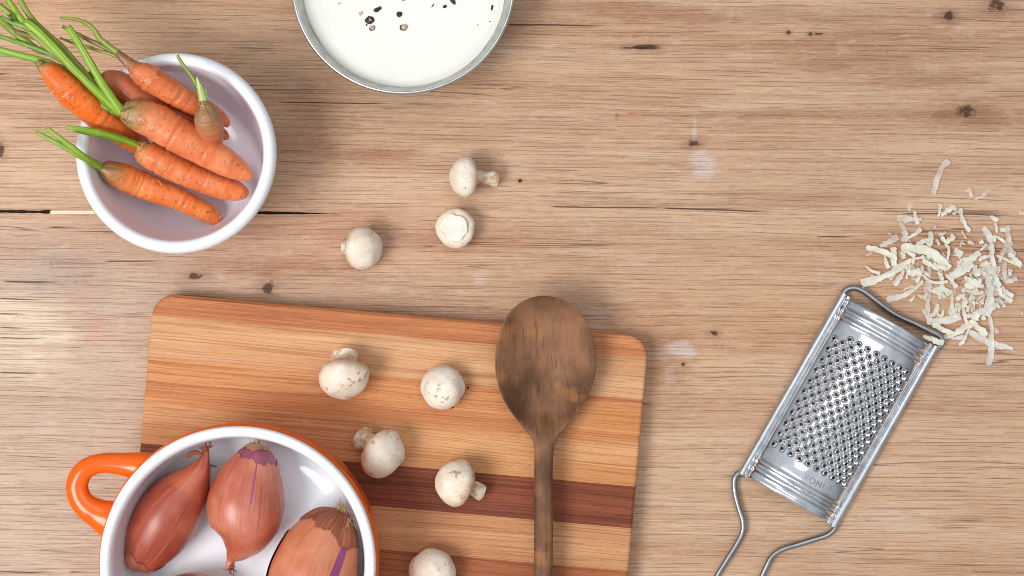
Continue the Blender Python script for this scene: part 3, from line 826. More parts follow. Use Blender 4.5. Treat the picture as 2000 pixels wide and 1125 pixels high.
def build_carrots():
    G = 'carrots piled in the white bowl'
    MG1 = stem_material('stem_green', RGB(120, 156, 30), RGB(158, 190, 66))
    MG2 = stem_material('stem_olive', RGB(120, 138, 34), RGB(156, 168, 62), RGB(120, 104, 50))
    MG3 = stem_material('stem_deep', RGB(88, 132, 42), RGB(128, 166, 70))
    MG4 = stem_material('stem_dry', RGB(118, 98, 56), RGB(150, 140, 76), RGB(90, 66, 44))
    MHR = Mat('root_hair', 0.6, 0.2); MHR.color(RGB(240, 196, 150))
    crownG = RGB(148, 134, 86); crownD = RGB(110, 98, 76)
    def carrot(rows, mat, label, stems, seed, rings=9, leafs=None, neck=None, knob=.05):
        W = pp(rows)
        zmin = min(p[2] - p[3] for p in W)
        t = thing('carrot', label, 'carrot', (W[len(W) // 2][0], W[len(W) // 2][1], zmin), G)
        V, F, UV = loft(W, 110, 40, carrot_disp(seed, rings, knob))
        obj('root', V, F, mat, t, uv=UV)
        rnd = random.Random(seed * 7)
        HV = []; HF = []
        for _ in range(9):
            q = W[rnd.randint(2, len(W) - 2)]
            a = rnd.uniform(R(20), R(160)); b = rnd.uniform(0, 2 * PI)
            c = Vector((q[0] + math.cos(b) * q[3] * math.cos(a) * .5, q[1] + math.sin(b) * q[3] * math.cos(a) * .5, q[2] + q[3] * .86))
            hp = []
            for s_ in range(5):
                hp.append((c.x, c.y, c.z, 0.00028 * (1 - .18 * s_)))
                b += rnd.uniform(-.7, .7); c = c + Vector((math.cos(b), math.sin(b), .25 - .12 * s_)) * 0.0016
            hv, hf, _u = loft(hp, 6, 4); n0 = len(HV); HV += hv; HF += [tuple(n0 + i_ for i_ in f) for f in hf]
        obj('root_hairs', HV, HF, MHR, t, kind='stuff')
        for k, (rw, m) in enumerate(stems):
            V, F, UV = loft(pp(rw), 34, 10, lambda tt, a, c, r: 0.16 * r * math.sin(3 * a) + 0.2 * r * noise.noise(Vector((tt * 9, k, a))), flat=.8)
            obj('stalk', V, F, m, t, uv=UV)
        return t
    O1, O2 = RGB(224, 116, 52), RGB(236, 138, 74)
    # lower left
    carrot([(196, 328, 60, 7), (201, 330, 60, 16), (212, 334, 58, 22), (240, 346, 53, 27), (277, 361, 46, 26.5), (315, 375, 43, 24.5), (347, 387, 40, 22), (382, 404, 35, 20.5), (408, 418, 31, 18), (424, 429, 28, 12), (429, 434, 27, 4)],
           carrot_material('carrot_a', O1, RGB(238, 140, 70), RGB(140, 112, 70), 0.026),
           'lowest carrot in the bowl, grey crown and two green stalks at left',
           [([(200, 328, 62, 7), (186, 319, 74, 6.5), (168, 308, 86, 6), (150, 295, 92, 5.5), (120, 272, 96, 5), (90, 249, 98, 4)], MG1),
            ([(198, 330, 61, 6), (184, 321, 73, 5.5), (166, 311, 85, 5), (140, 296, 90, 5), (105, 276, 93, 4.5), (70, 258, 94, 3)], MG1)], 3, 11)
    # second
    carrot([(268, 283, 62, 6), (274, 286, 62, 15), (286, 298, 61, 25), (312, 312, 60, 28), (350, 331, 57, 27), (395, 351, 54, 25), (440, 367, 50, 23), (466, 374, 48, 19), (480, 377, 47, 11), (485, 378, 47, 4)],
           carrot_material('carrot_b', RGB(220, 112, 56), RGB(234, 138, 84), RGB(196, 136, 84), 0.016),
           'carrot lying between the largest carrot and the lowest one, stalk pointing left',
           [([(272, 284, 62, 7), (255, 277, 68, 7), (225, 267, 78, 6.5), (190, 258, 88, 6), (150, 251, 95, 5), (130, 249, 96, 3.5)], MG1),
            ([(270, 286, 62, 5), (250, 280, 67, 4), (215, 270, 76, 4), (175, 262, 86, 3.5), (145, 256, 92, 2.5)], MG3)], 5, 9)
    # largest, on top
    st = [([(240, 222, 88, 10), (226, 202, 92, 9), (205, 172, 97, 8), (180, 130, 102, 7.5), (158, 92, 105, 7), (143, 66, 106, 6.5), (133, 53, 106, 6)], MG1),
          ([(236, 222, 88, 8), (212, 200, 93, 7.5), (180, 170, 99, 7.5), (144, 134, 104, 7.5), (112, 100, 107, 8), (80, 66, 109, 8), (58, 48, 110, 8), (46, 44, 110, 6.5)], MG1),
          ([(48, 46, 110, 6.5), (38, 32, 110, 6), (24, 12, 110, 5.5), (8, -14, 110, 5)], MG1),
          ([(232, 218, 87, 6), (200, 188, 91, 6), (164, 150, 96, 6), (128, 120, 100, 6.5), (96, 94, 102, 6.5), (64, 66, 104, 6), (32, 38, 105, 6), (4, 14, 106, 5), (-14, 2, 106, 5)], MG2),
          ([(230, 219, 86, 6), (195, 190, 89, 6), (160, 160, 92, 6), (128, 136, 95, 6), (80, 118, 97, 5.5), (40, 107, 98, 5), (0, 96, 98, 4.5), (-20, 92, 98, 4)], MG1),
          ([(226, 222, 85, 5), (190, 195, 87, 5.5), (150, 160, 90, 5.5), (110, 128, 93, 5), (70, 114, 94, 4.5), (30, 108, 95, 4.5), (-15, 105, 95, 4)], MG3),
          ([(140, 132, 95, 4), (110, 112, 98, 4.5), (80, 98, 99, 4.5), (40, 84, 99, 4.5), (0, 71, 99, 4), (-15, 66, 99, 4)], MG3),
          ([(100, 104, 93, 5), (76, 98, 96, 6), (50, 80, 97, 6.5), (24, 60, 97, 6.5), (0, 38, 97, 6), (-15, 24, 97, 5)], MG2),
          ([(170, 160, 88, 4), (130, 118, 94, 5), (96, 86, 98, 5), (64, 72, 100, 5), (30, 62, 100, 4.5)], MG4),
          ([(60, 60, 110, 3), (44, 50, 111, 5), (24, 44, 111, 4.5), (8, 36, 111, 3), (4, 30, 111, 1.5)], MG3),
          ([(222, 210, 90, 5), (190, 172, 95, 6), (156, 132, 99, 6), (124, 96, 102, 6), (96, 70, 104, 6), (74, 50, 105, 5.5), (52, 22, 106, 5), (34, -12, 107, 4.5)], MG2),
          ([(216, 216, 86, 5), (176, 186, 90, 6), (132, 144, 93, 6), (96, 124, 95, 6), (50, 112, 96, 5.5), (10, 102, 96, 5), (-16, 99, 96, 4.5)], MG3),
          ([(24, 42, 113, 2), (22, 35, 115, 3), (20, 30, 115, 2.5), (25, 28, 115, 1)], stem_material('leaf_dark', RGB(36, 84, 36), RGB(60, 110, 50), RGB(30, 60, 30)))]
    carrot([(235, 220, 86, 8), (242, 221, 86, 19), (254, 222, 85, 27), (276, 227, 84, 32), (310, 242, 82, 35.5), (355, 268, 78, 34.5), (400, 294, 73, 31), (440, 317, 69, 27), (468, 333, 66, 21), (484, 344, 64, 12), (490, 349, 63, 4)],
           carrot_material('carrot_c', RGB(226, 118, 66), RGB(238, 142, 92), RGB(140, 132, 84), 0.030),
           'largest carrot, topmost of the pile, with long green stalks at the upper left',
           st, 8, 10)
    # long, over the rim at the upper left
    carrot([(80, 128, 100, 6), (84, 132, 100, 13), (100, 143, 98, 21), (125, 166, 95, 28), (155, 192, 88, 31), (190, 220, 78, 31), (225, 246, 64, 29), (255, 268, 52, 25), (280, 290, 42, 17), (294, 304, 36, 6)],
           carrot_material('carrot_d', RGB(232, 100, 24), RGB(240, 122, 44), RGB(170, 140, 90), 0.008),
           'bright orange carrot resting across the upper left rim, under the green stalks',
           [([(84, 131, 100, 7), (78, 124, 100, 8), (74, 118, 100, 5)], MG4)], 11, 12)
    # brownish carrot
    carrot([(195, 152, 78, 6), (199, 154, 78, 17), (212, 160, 77, 25.5), (240, 172, 75, 29.5), (275, 190, 71, 27), (320, 212, 65, 24), (365, 233, 58, 22), (410, 252, 48, 17), (436, 264, 43, 11), (446, 269, 41, 4)],
           carrot_material('carrot_e', RGB(196, 104, 66), RGB(206, 118, 80), RGB(184, 104, 72), 0.01, 0.35),
           'dull brownish carrot with a rounded top, between the largest and the upper carrot',
           [([(190, 151, 76, 6), (182, 146, 78, 6), (174, 140, 80, 4.5)], MG4)], 15, 7)
    # upper carrot with a grey neck
    carrot([(230, 103, 96, 6), (236, 109, 96, 8.5), (248, 120, 95, 10.5), (260, 130, 93, 13.5), (272, 140, 92, 21), (296, 155, 89, 26), (330, 175, 83, 25), (365, 196, 75, 23), (395, 212, 67, 20), (424, 227, 58, 16), (440, 240, 52, 10), (445, 247, 50, 4)],
           carrot_material('carrot_f', RGB(216, 110, 60), RGB(228, 130, 80), RGB(110, 98, 70), 0.024),
           'upper carrot with a long grey neck lying on the top rim, thin curved stalks',
           [([(234, 106, 96, 6), (216, 92, 98, 5.5), (196, 76, 100, 5), (184, 58, 101, 4.5), (168, 45, 101, 4), (145, 37, 100, 3.5), (117, 35, 99, 2.5)], MG2),
            ([(232, 106, 95, 5), (208, 94, 96, 4.5), (178, 80, 97, 4), (150, 66, 97, 3.5), (122, 52, 96, 3)], MG4),
            ([(230, 110, 94, 4), (205, 102, 95, 3), (170, 92, 95, 3), (140, 83, 94, 2.5), (117, 74, 93, 2)], MG2)], 21, 9)
    # small upright
    carrot([(396, 194, 96, 5), (398, 201, 95, 10), (401, 211, 93, 18), (405, 226, 90, 25.5), (409, 245, 84, 27), (414, 264, 75, 23), (418, 280, 64, 15), (420, 288, 56, 6)],
           carrot_material('carrot_g', RGB(204, 112, 68), RGB(214, 132, 92), RGB(150, 122, 84), 0.030, .3),
           'small stubby carrot standing near the right of the pile with one thin curved shoot',
           [([(397, 196, 96, 7.5), (394, 184, 99, 7), (391, 172, 102, 6), (387, 160, 104, 3.5), (384, 151, 105, 1.5)], stem_material('stem_pale', RGB(176, 196, 110), RGB(206, 214, 150))),
            ([(399, 196, 96, 5), (400, 184, 98, 4.5), (400, 174, 100, 3)], stem_material('stem_pale_b', RGB(176, 196, 110), RGB(206, 214, 150))),
            ([(390, 180, 98, 4), (383, 163, 102, 4), (374, 148, 104, 3.5), (360, 130, 106, 3.2), (350, 115, 107, 3), (347, 107, 107, 2)], MG2)], 25, 4)
build_carrots()

# ------------------------------------------------------------------ mushrooms
def mushroom_material(seed, tan=0.5, down=False):
    m = Mat('mushroom_skin', 0.55, 0.3)
    x, y, z = m.coord('Object')
    n = m.noise(m.vec(x * 45 + seed, y * 45, z * 45), 1, 4, 0.6)
    n2 = m.noise(m.vec(x * 160 + seed, y * 160, z * 160), 1, 3, 0.6)
    n3 = m.noise(m.vec(x * 480, y * 480 + seed, z * 480), 1, 1)
    rim = m.attr('rim')
    c = m.mix(n.ss(0.3, 0.7), (0.88, 0.80, 0.68, 1), (0.80, 0.67, 0.53, 1))
    edge = (rim + (n - 0.5) * 0.9).ss(0.35, 1.1) if not down else ((rim - 0.42).abs() + (n - 0.5) * 0.5).ss(0.30, 0.05)
    c = m.mix(edge * tan, c, RGB(196, 146, 108))
    c = m.mix(n2.ss(0.63, 0.72) * 0.45, c, RGB(184, 134, 92))
    big = m.noise(m.vec(x * 75 + seed * 3, y * 75, z * 75), 1, 4, 0.75)
    c = m.mix(big.ss(0.585, 0.65) * 0.7, c, RGB(172, 116, 74))
    flake = m.noise(m.vec(x * 110, y * 110 + seed, z * 110), 1, 3, 0.7)
    c = m.mix((flake - 0.52).abs().ss(0.012, 0.003) * 0.28, c, RGB(196, 160, 124))
    c = m.mix(n3.ss(0.74, 0.78) * 0.85, c, RGB(66, 46, 34))
    m.color(c)
    m.set('Subsurface Weight', 0.15); m.set('Subsurface Radius', (0.004, 0.003, 0.002)); m.set('Subsurface Scale', 0.5)
    m.bump(n2 * 0.6 + n * 0.4 + (flake - 0.52).abs().ss(0.02, 0.0) * 0.3, 0.0008, 0.45)
    return m
MST = Mat('mushroom_stem', 0.7, 0.2)
xx, yy, zz = MST.coord('Object')
n_ = MST.noise(MST.vec(xx * 130, yy * 130, zz * 130), 1, 4, 0.65)
c_ = MST.mix(n_.ss(0.40, 0.62), (0.74, 0.66, 0.54, 1), RGB(196, 152, 108))
c_ = MST.mix(MST.noise(MST.vec(xx * 420, yy * 420, zz * 420), 1, 2).ss(0.66, 0.74) * 0.8, c_, RGB(80, 54, 38))
MST.color(c_); MST.bump(n_, 0.001, 0.6)
MCUT = Mat('mushroom_cut_face', 0.6, 0.25)
xx, yy, zz = MCUT.coord('Object')
MCUT.color(MCUT.mix(MCUT.noise(MCUT.vec(xx * 90, yy * 90, zz * 90), 1, 3).ss(0.4, 0.7), (0.84, 0.80, 0.72, 1), (0.76, 0.68, 0.56, 1)))
def mushroom(px, py, r, D, base, label, seed, sx=1.0, top=0.78, slen=0.55, sr=0.36, tan=0.6, bend=0.0, veil=0.42):
    D = Vector(D).normalized()
    rot = Vector((0, 0, 1)).rotation_difference(D).to_matrix()
    rr = L(r, 0.025 + base)
    prof = [(0, top), (.16, top * .992), (.34, top * .95), (.52, top * .86), (.70, top * .70), (.85, top * .48), (.95, top * .22), (1.0, -.02), (.985, -.17), (.93, -.30), (.83, -.39), (.70, -.43), (.58, -.42), (.47, -.38), (.40, -.33), (.30, -.30)]
    prof = cat(prof, 34)
    n = 48
    V = []; F = []; att = []
    for i, (q, zz_) in enumerate(prof):
        for k in range(n):
            a = 2 * PI * k / n
            d = Vector((math.cos(a) * q, math.sin(a) * q, zz_))
            w = 1 + 0.085 * noise.noise(d * 1.3 + Vector((seed * 7.3, 0, 0))) + 0.030 * noise.noise(d * 2.6 + Vector((seed, 2, 0))) + 0.005 * noise.noise(d * 9 + Vector((seed, 5, 0)))
            if zz_ < -.2: w += 0.03 * noise.noise(Vector((math.cos(a) * 4, math.sin(a) * 4, seed)))
            v = Vector((d.x * w * sx, d.y * w, d.z * w))
            V.append(rot @ (v * rr))
            att.append(min(1.0, max(0.0, (0.45 - zz_) / 0.8)))
    for i in range(len(prof) - 1):
        for k in range(n):
            k2 = (k + 1) % n
            F.append((i * n + k, (i + 1) * n + k, (i + 1) * n + k2, i * n + k2))
    # stem
    e = -0.36 - slen
    pth = [(0, 0, -.22, sr * 1.12), (0, 0, -.36, sr), (bend * .2, 0, -.36 - slen * .4, sr * .92), (bend * .6, 0, -.36 - slen * .8, sr * 1.02), (bend, 0, e, sr * 1.12)]
    SV, SF, SUV = loft([(a, b, c, d) for a, b, c, d in pth], 16, 24, lambda t, a, c, r_: 0.28 * r_ * noise.noise(Vector((math.cos(a) * 1.5 + seed, math.sin(a) * 1.5, t * 3))), caps=False)
    SV = [rot @ (v * rr) for v in SV]
    ring = SV[-24:]
    cen = sum(ring, Vector()) / 24
    CV = [v for v in ring] + [cen + (v - cen) * 0.8 - (D * rr * 0.02) for v in ring] + [cen + (v - cen) * 0.3 - (D * rr * (0.03 + .02 * noise.noise(Vector((i_, seed, 0))))) for i_, v in enumerate(ring)] + [cen - D * rr * 0.02]
    CF = []
    for j in range(2):
        for k in range(24):
            k2 = (k + 1) % 24
            CF.append((j * 24 + k, (j + 1) * 24 + k, (j + 1) * 24 + k2, j * 24 + k2))
    for k in range(24): CF.append((48 + k, 72, 48 + (k + 1) % 24))
    lo = min(v.z for v in V + SV + CV)
    zc = base - lo
    C = P(px, py, zc)
    t = thing('mushroom', label, 'mushroom', (C.x, C.y, base), 'button mushrooms')
    obj('cap', [v + C for v in V], F, mushroom_material(seed, tan, D.z < -0.5), t, attrs={'rim': att})
    obj('stem', [v + C for v in SV], SF, MST, t)
    obj('cut_face', [v + C for v in CV], CF, MCUT, t)
    return t
mushroom(907, 345, 40, (-.86, .02, .30), 0, 'mushroom on the bare table with brown stem pointing right, nearest the cream bowl', 1.1, slen=1.30, sr=.34, top=.72, tan=.8)
mushroom(889, 446, 39, (.06, -.04, -1), 0, 'upturned mushroom on the bare table showing its round cut stem', 2.2, slen=.22, sr=.60, top=.72, tan=1.0)
mushroom(709, 485, 43, (.74, -.08, .50), 0, 'leftmost mushroom on the bare table, stem just peeking out left', 3.3, slen=.62, sr=.36, top=.82, tan=.8)
mushroom(672, 737, 51, (.04, -.74, .42), BZ, 'mushroom on the board with a short stem pointing up, leftmost of the top pair', 4.4, slen=.62, sr=.48, top=.76, tan=.6)
mushroom(865, 756, 43, (.10, .16, 1), BZ, 'speckled mushroom on the board seen from above, just left of the spoon head', 5.5, slen=.25, sr=.4, top=.80, tan=.75)
mushroom(747, 886, 50, (.72, -.50, .40), BZ, 'mushroom on the board beside the orange dish with stem pointing upper left', 6.6, slen=.85, sr=.42, top=.80, tan=.5)
mushroom(890, 942, 47, (-.74, .34, .46), BZ, 'mushroom straddling the dark strip, stem pointing lower right', 7.7, slen=.95, sr=.33, top=.80, tan=.8)
mushroom(845, 1118, 47, (.0, -.12, 1), BZ, 'mushroom cut off by the bottom edge between the dish and the spoon handle', 8.8, slen=.3, sr=.4, top=.82, tan=.7)

# ------------------------------------------------------------------ wooden spoon
def build_spoon():
    m = Mat('dark_spoon_wood', 0.6, 0.2)
    x, y, z = m.coord('Object')
    g = m.noise(m.vec(x * 150.0, y * 9.0), 1, 4, 0.65)
    p = m.noise(m.vec(x * 600.0, y * 40.0, 3), 1, 2, 0.6)
    b = m.noise(m.vec(x * 34, y * 18, 1), 1, 4, 0.6)
    sp = m.noise(m.vec(x * 330, y * 330, 0), 1, 1)
    c = m.mix(b.ss(0.32, 0.68), RGB(94, 64, 46), RGB(150, 106, 76))
    c = m.mix(m.noise(m.vec(x * 40, y * 40, 8), 1, 3).ss(0.55, 0.7) * 0.5, c, RGB(182, 124, 76))
    c = m.mix(g.ss(0.5, 0.72) * 0.40, c, RGB(80, 54, 42))
    c = m.mix(p.ss(0.58, 0.70) * 0.5, c, RGB(62, 42, 34))
    c = m.mix(sp.ss(0.72, 0.78) * 0.5, c, RGB(44, 32, 30))
    m.color(c); m.bump(g * 0.5 - p * 0.6, 0.0006, 0.6)
    # stations: (py, half width px, centre x px)
    st = [(577.5, 1, 1062), (580, 20, 1062), (585, 35, 1062.5), (594, 51, 1063), (610, 68, 1064), (632, 82, 1064.5), (660, 92.5, 1065), (690, 98, 1065), (718, 98.5, 1065), (748, 93.5, 1065), (778, 82, 1064.5),
          (803, 67, 1064), (824, 51, 1063.5), (842, 36, 1063), (856, 25, 1062.5), (870, 20.5, 1062), (890, 18.5, 1061.5), (940, 18, 1061.5), (1000, 18.5, 1061), (1080, 18.5, 1061), (1180, 18, 1061), (1280, 18, 1060.5), (1400, 18, 1060), (1420, 15, 1060), (1430, 6, 1060)]
    S3 = cat(st, 170)
    rows = []
    for py, w, cx in S3:
        f = max(w, 0.4)
        head = sst(870, 800, py)                       # 1 in the head
        zrim = BZ + 0.0215 + 0.004 * sst(850, 600, py)
        depth = 0.0185 * head * min(1, (f / 90.0)) ** 0.8
        thick = 0.0060 + (1 - head) * 0.0022
        row = []
        n = 22
        wid = f
        for i in range(n + 1):                         # top, left to right
            s = -1 + 2 * i / n
            s = math.sin(s * PI / 2)
            edge = 0.0026 * (1 - math.sqrt(max(0, 1 - abs(s) ** 6)))
            zt = zrim - depth * (1 - abs(s) ** 2.0) - edge + (1 - head) * 0.0035 * math.sqrt(max(0, 1 - s * s))
            row.append((cx + s * wid, py, zt))
        for i in range(1, n):                          # underside, right to left
            s = 1 - 2 * i / n
            s = math.sin(s * PI / 2)
            zb = zrim - 0.003 - (thick + depth * 0.75) * math.sqrt(max(0, 1 - s * s)) * (0.35 + 0.65 * min(1, f / 40))
            zb = max(zb, BZ + 0.0002) if True else zb
            row.append((cx + s * wid, py, zb))
        rows.append(row)
    def seg(a, b):
        V = []; F = []; n = len(rows[0])
        for r_ in rows[a:b + 1]:
            for (px, py, z_) in r_:
                q = P(px, py, z_)
                q.z += 0.0003 * noise.noise(Vector((q.x * 160, q.y * 50, 3)))
                q.x += 0.0005 * noise.noise(Vector((q.y * 30, 1.3, 3)))
                V.append(q)
        for i in range(b - a):
            for k in range(n):
                k2 = (k + 1) % n
                F.append((i * n + k, (i + 1) * n + k, (i + 1) * n + k2, i * n + k2))
        return V, F, n
    cut = next(i for i, s in enumerate(S3) if s[0] > 868)
    root = thing('wooden_spoon', 'large dark wooden spoon with an oval head lying on the board', 'spoon', P(1063, 860, BZ))
    V, F, n = seg(0, cut); F.append(tuple(range(n))); obj('head', V, F, m, root)
    V, F, n = seg(cut, len(rows) - 1); F.append(tuple(len(V) - n + k for k in reversed(range(n)))); obj('handle', V, F, m, root)
build_spoon()

# ------------------------------------------------------------------ grater
def build_grater():
    MS = metal('stainless_sheet', (0.87, 0.88, 0.91, 1), 0.10, bs=0.04)
    MTo = metal('tooth_steel', (0.66, 0.67, 0.69, 1), 0.10, bs=0.03)
    MRl = metal('rail_steel', (0.70, 0.71, 0.74, 1), 0.26)
    MWi = metal('wire_steel', (0.40, 0.41, 0.43, 1), 0.34)
    C = P(1636.5, 802, 0.004)
    U = Vector((0.4955, 0.8686, 0)); Vv = Vector((0.8686, -0.4955, 0))
    k = S
    root = thing('grater', 'flat stainless steel hand grater with a long wire handle running off the bottom', 'grater', (C.x, C.y, 0))
    def W(u, v, z): return Vector((C.x, C.y, 0)) + U * (u * k) + Vv * (v * k) + Vector((0, 0, z))
    z0 = 0.0045
    s1 = 90.0; arc = 107.0                            # half arc length, px
    def theta(s):
        a = abs(s); t = R(38) * a / s1 if a <= s1 else R(38) + R(32) * sst(s1, arc, a)
        return math.copysign(t, s)
    tab = [(0.0, 0.0)]
    for i in range(1, int(arc) + 2):
        th = theta(i - 0.5); tab.append((tab[-1][0] + math.cos(th), tab[-1][1] + math.sin(th)))
    drop = tab[int(arc)][1]
    def A(u, s, dz=0.0):
        """point on the arched sheet: u along, s arc length across (px), dz metres outward"""
        a = min(abs(s), arc); i = min(int(a), len(tab) - 2); f = a - i
        v = tab[i][0] + (tab[i + 1][0] - tab[i][0]) * f; d = tab[i][1] + (tab[i + 1][1] - tab[i][1]) * f
        th = theta(s); v = math.copysign(v, s)
        return W(u, v + dz / k * math.sin(th), z0 + (drop - d) * k + dz * math.cos(th))
    # perforated centre: staggered bricks with round holes
    dr = 11.75; ds = 18.6
    nrow = 22; u_top = 129.0
    V = []; F = []; teeth = []
    us = [u_top + dr / 2 - i * dr for i in range(nrow + 1)]
    hole = 5.3
    ncol = 11
    smax = arc
    for i in range(nrow):
        off = 0.0 if i % 2 == 0 else ds / 2
        uc = (us[i] + us[i + 1]) / 2
        j0 = -6
        for j in range(-6, 7):
            sc = j * ds + off
            a0, a1 = sc - ds / 2, sc + ds / 2
            if a1 <= -smax or a0 >= smax: continue
            if a1 > smax - 0.2 and j * ds + off < smax: pass
            b0, b1 = max(a0, -smax), min(a1, smax)
            outer = [(us[i + 1], b0), (us[i + 1], max(b0, min(b1, a0 + ds / 4))), (us[i + 1], max(b0, min(b1, sc))), (us[i + 1], max(b0, min(b1, a0 + .75 * ds))), (us[i + 1], b1), (uc, b1),
                     (us[i], b1), (us[i], max(b0, min(b1, a0 + .75 * ds))), (us[i], max(b0, min(b1, sc))), (us[i], max(b0, min(b1, a0 + ds / 4))), (us[i], b0), (uc, b0)]
            has = abs(sc) < 92 and not (i < 1 and sc < -60)
            b = len(V)
            if has:
                for (u_, s_) in outer: V.append(A(u_, s_))
                for (u_, s_) in outer:
                    an = math.atan2(u_ - uc, s_ - sc)
                    V.append(A(uc + hole * math.sin(an), sc + hole * math.cos(an)))
                for q in range(12):
                    q2 = (q + 1) % 12
                    F.append((b + q, b + q2, b + 12 + q2, b + 12 + q))
                teeth.append((uc, sc))
            else:
                seen = []
                for p_ in outer:
                    if not seen or (abs(p_[0] - seen[-1][0]) + abs(p_[1] - seen[-1][1])) > 1e-6: seen.append(p_)
                for (u_, s_) in seen: V.append(A(u_, s_))
                if len(seen) > 2:
                    del V[b:]
                    qs = [max(b0, min(b1, a0 + ds / 4 * q)) for q in range(5)]
                    for ql, qr in zip(qs, qs[1:]):
                        if qr - ql < 1e-6: continue
                        nsub = 3 if abs(ql + qr) / 2 > 80 else 1
                        for z_ in range(nsub):
                            l_ = ql + (qr - ql) * z_ / nsub; r_ = ql + (qr - ql) * (z_ + 1) / nsub
                            b = len(V)
                            V += [A(us[i + 1], l_), A(us[i + 1], r_), A(uc, r_), A(us[i], r_), A(us[i], l_), A(uc, l_)]
                            F.append((b, b + 1, b + 2, b + 3, b + 4, b + 5))
    key = {}; mp = []; V3 = []
    for v in V:
        kk = (round(v.x * 2e5), round(v.y * 2e5), round(v.z * 2e5))
        if kk not in key: key[kk] = len(V3); V3.append(v)
        mp.append(key[kk])
    F3 = []
    for f in F:
        g = []
        for i_ in f:
            if mp[i_] not in g: g.append(mp[i_])
        if len(g) > 2: F3.append(tuple(g))
    V, F = V3, F3
    obj('perforated_sheet', V, F, MS, root, smooth=True)
    # plain ends with pressed ridges
    def ridge(u):
        d = 0
        for c0, w, h in ((160, 5.5, .0016), (176, 5.5, .0016), (193, 3.5, .0008)):
            d += h * math.exp(-((u - c0) / w) ** 2)
        return d
    for sgn, ua in ((1, us[0]), (-1, -us[-1])):
        V = []; F = []; nu, nv = 46, 36
        for i in range(nu + 1):
            u_ = ua + (197.0 - ua) * i / nu
            for j in range(nv + 1):
                s_ = -arc + 2 * arc * j / nv
                dent = 0.0006 * noise.noise(Vector((u_ * 0.022 * sgn, s_ * 0.03, 4.0))) * sst(ua, ua + 15, u_)
                V.append(A(sgn * u_, s_, ridge(u_) * (1 - sst(arc - 12, arc, abs(s_))) + dent))
        for i in range(nu):
            for j in range(nv):
                a = i * (nv + 1) + j
                F.append((a, a + 1, a + nv + 2, a + nv + 1))
        obj('end_panel', V, F, MS, root)
    # side rails: sheet rolled round the wire
    for sgn in (1, -1):
        u0, u1 = (-201, 203)
        prof = []
        cv = 102.5; rr = 8.3; zc = 0.0048
        for i in range(19):
            a = R(215) - R(300) * i / 18
            prof.append((cv + rr * math.cos(a), zc + rr * k * math.sin(a)))
        prof = [(88.5, z0 + 0.0006), (91, z0 - 0.0004), (93.4, z0 + .0006)] + [p_ for p_ in prof if p_[0] > 94.0 or p_[1] < zc][1:]
        V = []; F = []
        n = len(prof); nu = 30
        for i in range(nu + 1):
            u_ = u0 + (u1 - u0) * i / nu
            for (v_, z_) in prof:
                w = 0.4 * noise.noise(Vector((u_ * 0.03, sgn * 2.0, 1)))
                V.append(W(u_, sgn * (v_ + w), z_))
        for i in range(nu):
            for j in range(n - 1):
                a = i * n + j
                F.append((a, a + 1, a + n + 1, a + n))
        obj('side_rail', V, F, MRl, root)
    # wire frame
    path = [(1440, 925), (1434, 940), (1436, 965), (1444, 995), (1451, 1018), (1450, 1040), (1438, 1064), (1418, 1096), (1396, 1132), (1370, 1180), (1345, 1235), (1335, 1270), (1348, 1296), (1380, 1312), (1408, 1305), (1424, 1280),
            (1440, 1235), (1462, 1180), (1485, 1132), (1500, 1100), (1510, 1084), (1530, 1072), (1560, 1063), (1592, 1053), (1614, 1046), (1627, 1036), (1634, 1024)]
    wz = 0.0042; wr = 5.6
    def inside(u, v): q = W(u, v, 0); return (q.x, q.y, wz, wr * k)
    pts = [inside(0, -102.5), inside(-100, -102.5), inside(-170, -102.5), inside(-196, -102.5)]
    pts += [(P(x_, y_, wz).x, P(x_, y_, wz).y, wz, wr * k) for x_, y_ in path]
    pts += [inside(-180, 102.5), inside(-100, 102.5), inside(0, 102.5), inside(120, 102.5), inside(190, 102.5)]
    top = [(1838, 675), (1840, 664), (1832, 654), (1812, 644), (1785, 631), (1762, 621), (1740, 609), (1712, 588), (1690, 571), (1672, 563), (1656, 564), (1646, 573)]
    pts += [(P(x_, y_, wz).x, P(x_, y_, wz).y, wz, wr * k) for x_, y_ in top]
    pts += [inside(192, -102.5), inside(120, -102.5), inside(2, -102.5)]
    V = []; F = []
    dense = cat(pts, 420)
    na = 14
    for i, p_ in enumerate(dense):
        a_ = Vector(dense[max(i - 1, 0)][:3]); b_ = Vector(dense[min(i + 1, len(dense) - 1)][:3])
        T = (b_ - a_).normalized(); sd = T.cross(Vector((0, 0, 1))).normalized()
        for q in range(na):
            an = 2 * PI * q / na
            V.append(Vector(p_[:3]) + sd * math.cos(an) * wr * k + Vector((0, 0, 1)) * math.sin(an) * wr * k)
    for i in range(len(dense) - 1):
        for q in range(na):
            q2 = (q + 1) % na
            F.append((i * na + q, i * na + q2, (i + 1) * na + q2, (i + 1) * na + q))
    obj('wire_frame', V, F, MWi, root)
    # teeth: pressed-out domes with a burst hole, one mesh shared by all
    prof = [(8.3, 0.0), (7.8, .8), (7.2, 2.2), (6.5, 3.6), (5.6, 4.8), (4.7, 5.6), (4.0, 6.0), (3.7, 5.4), (3.9, 4.6)]
    nT = 10
    TV = []; TF = []
    for i, (r_, h_) in enumerate(prof):
        for q in range(nT):
            an = 2 * PI * q / nT
            j_ = (0.45 * (-1) ** q if i == 6 else 0)
            TV.append(((r_ + .25 * j_) * k * math.cos(an) * .92, (r_ + .25 * j_) * k * math.sin(an) * .92, (h_ + j_) * k * .95))
    for i in range(len(prof) - 1):
        for q in range(nT):
            q2 = (q + 1) % nT
            TF.append((i * nT + q, i * nT + q2, (i + 1) * nT + q2, (i + 1) * nT + q))
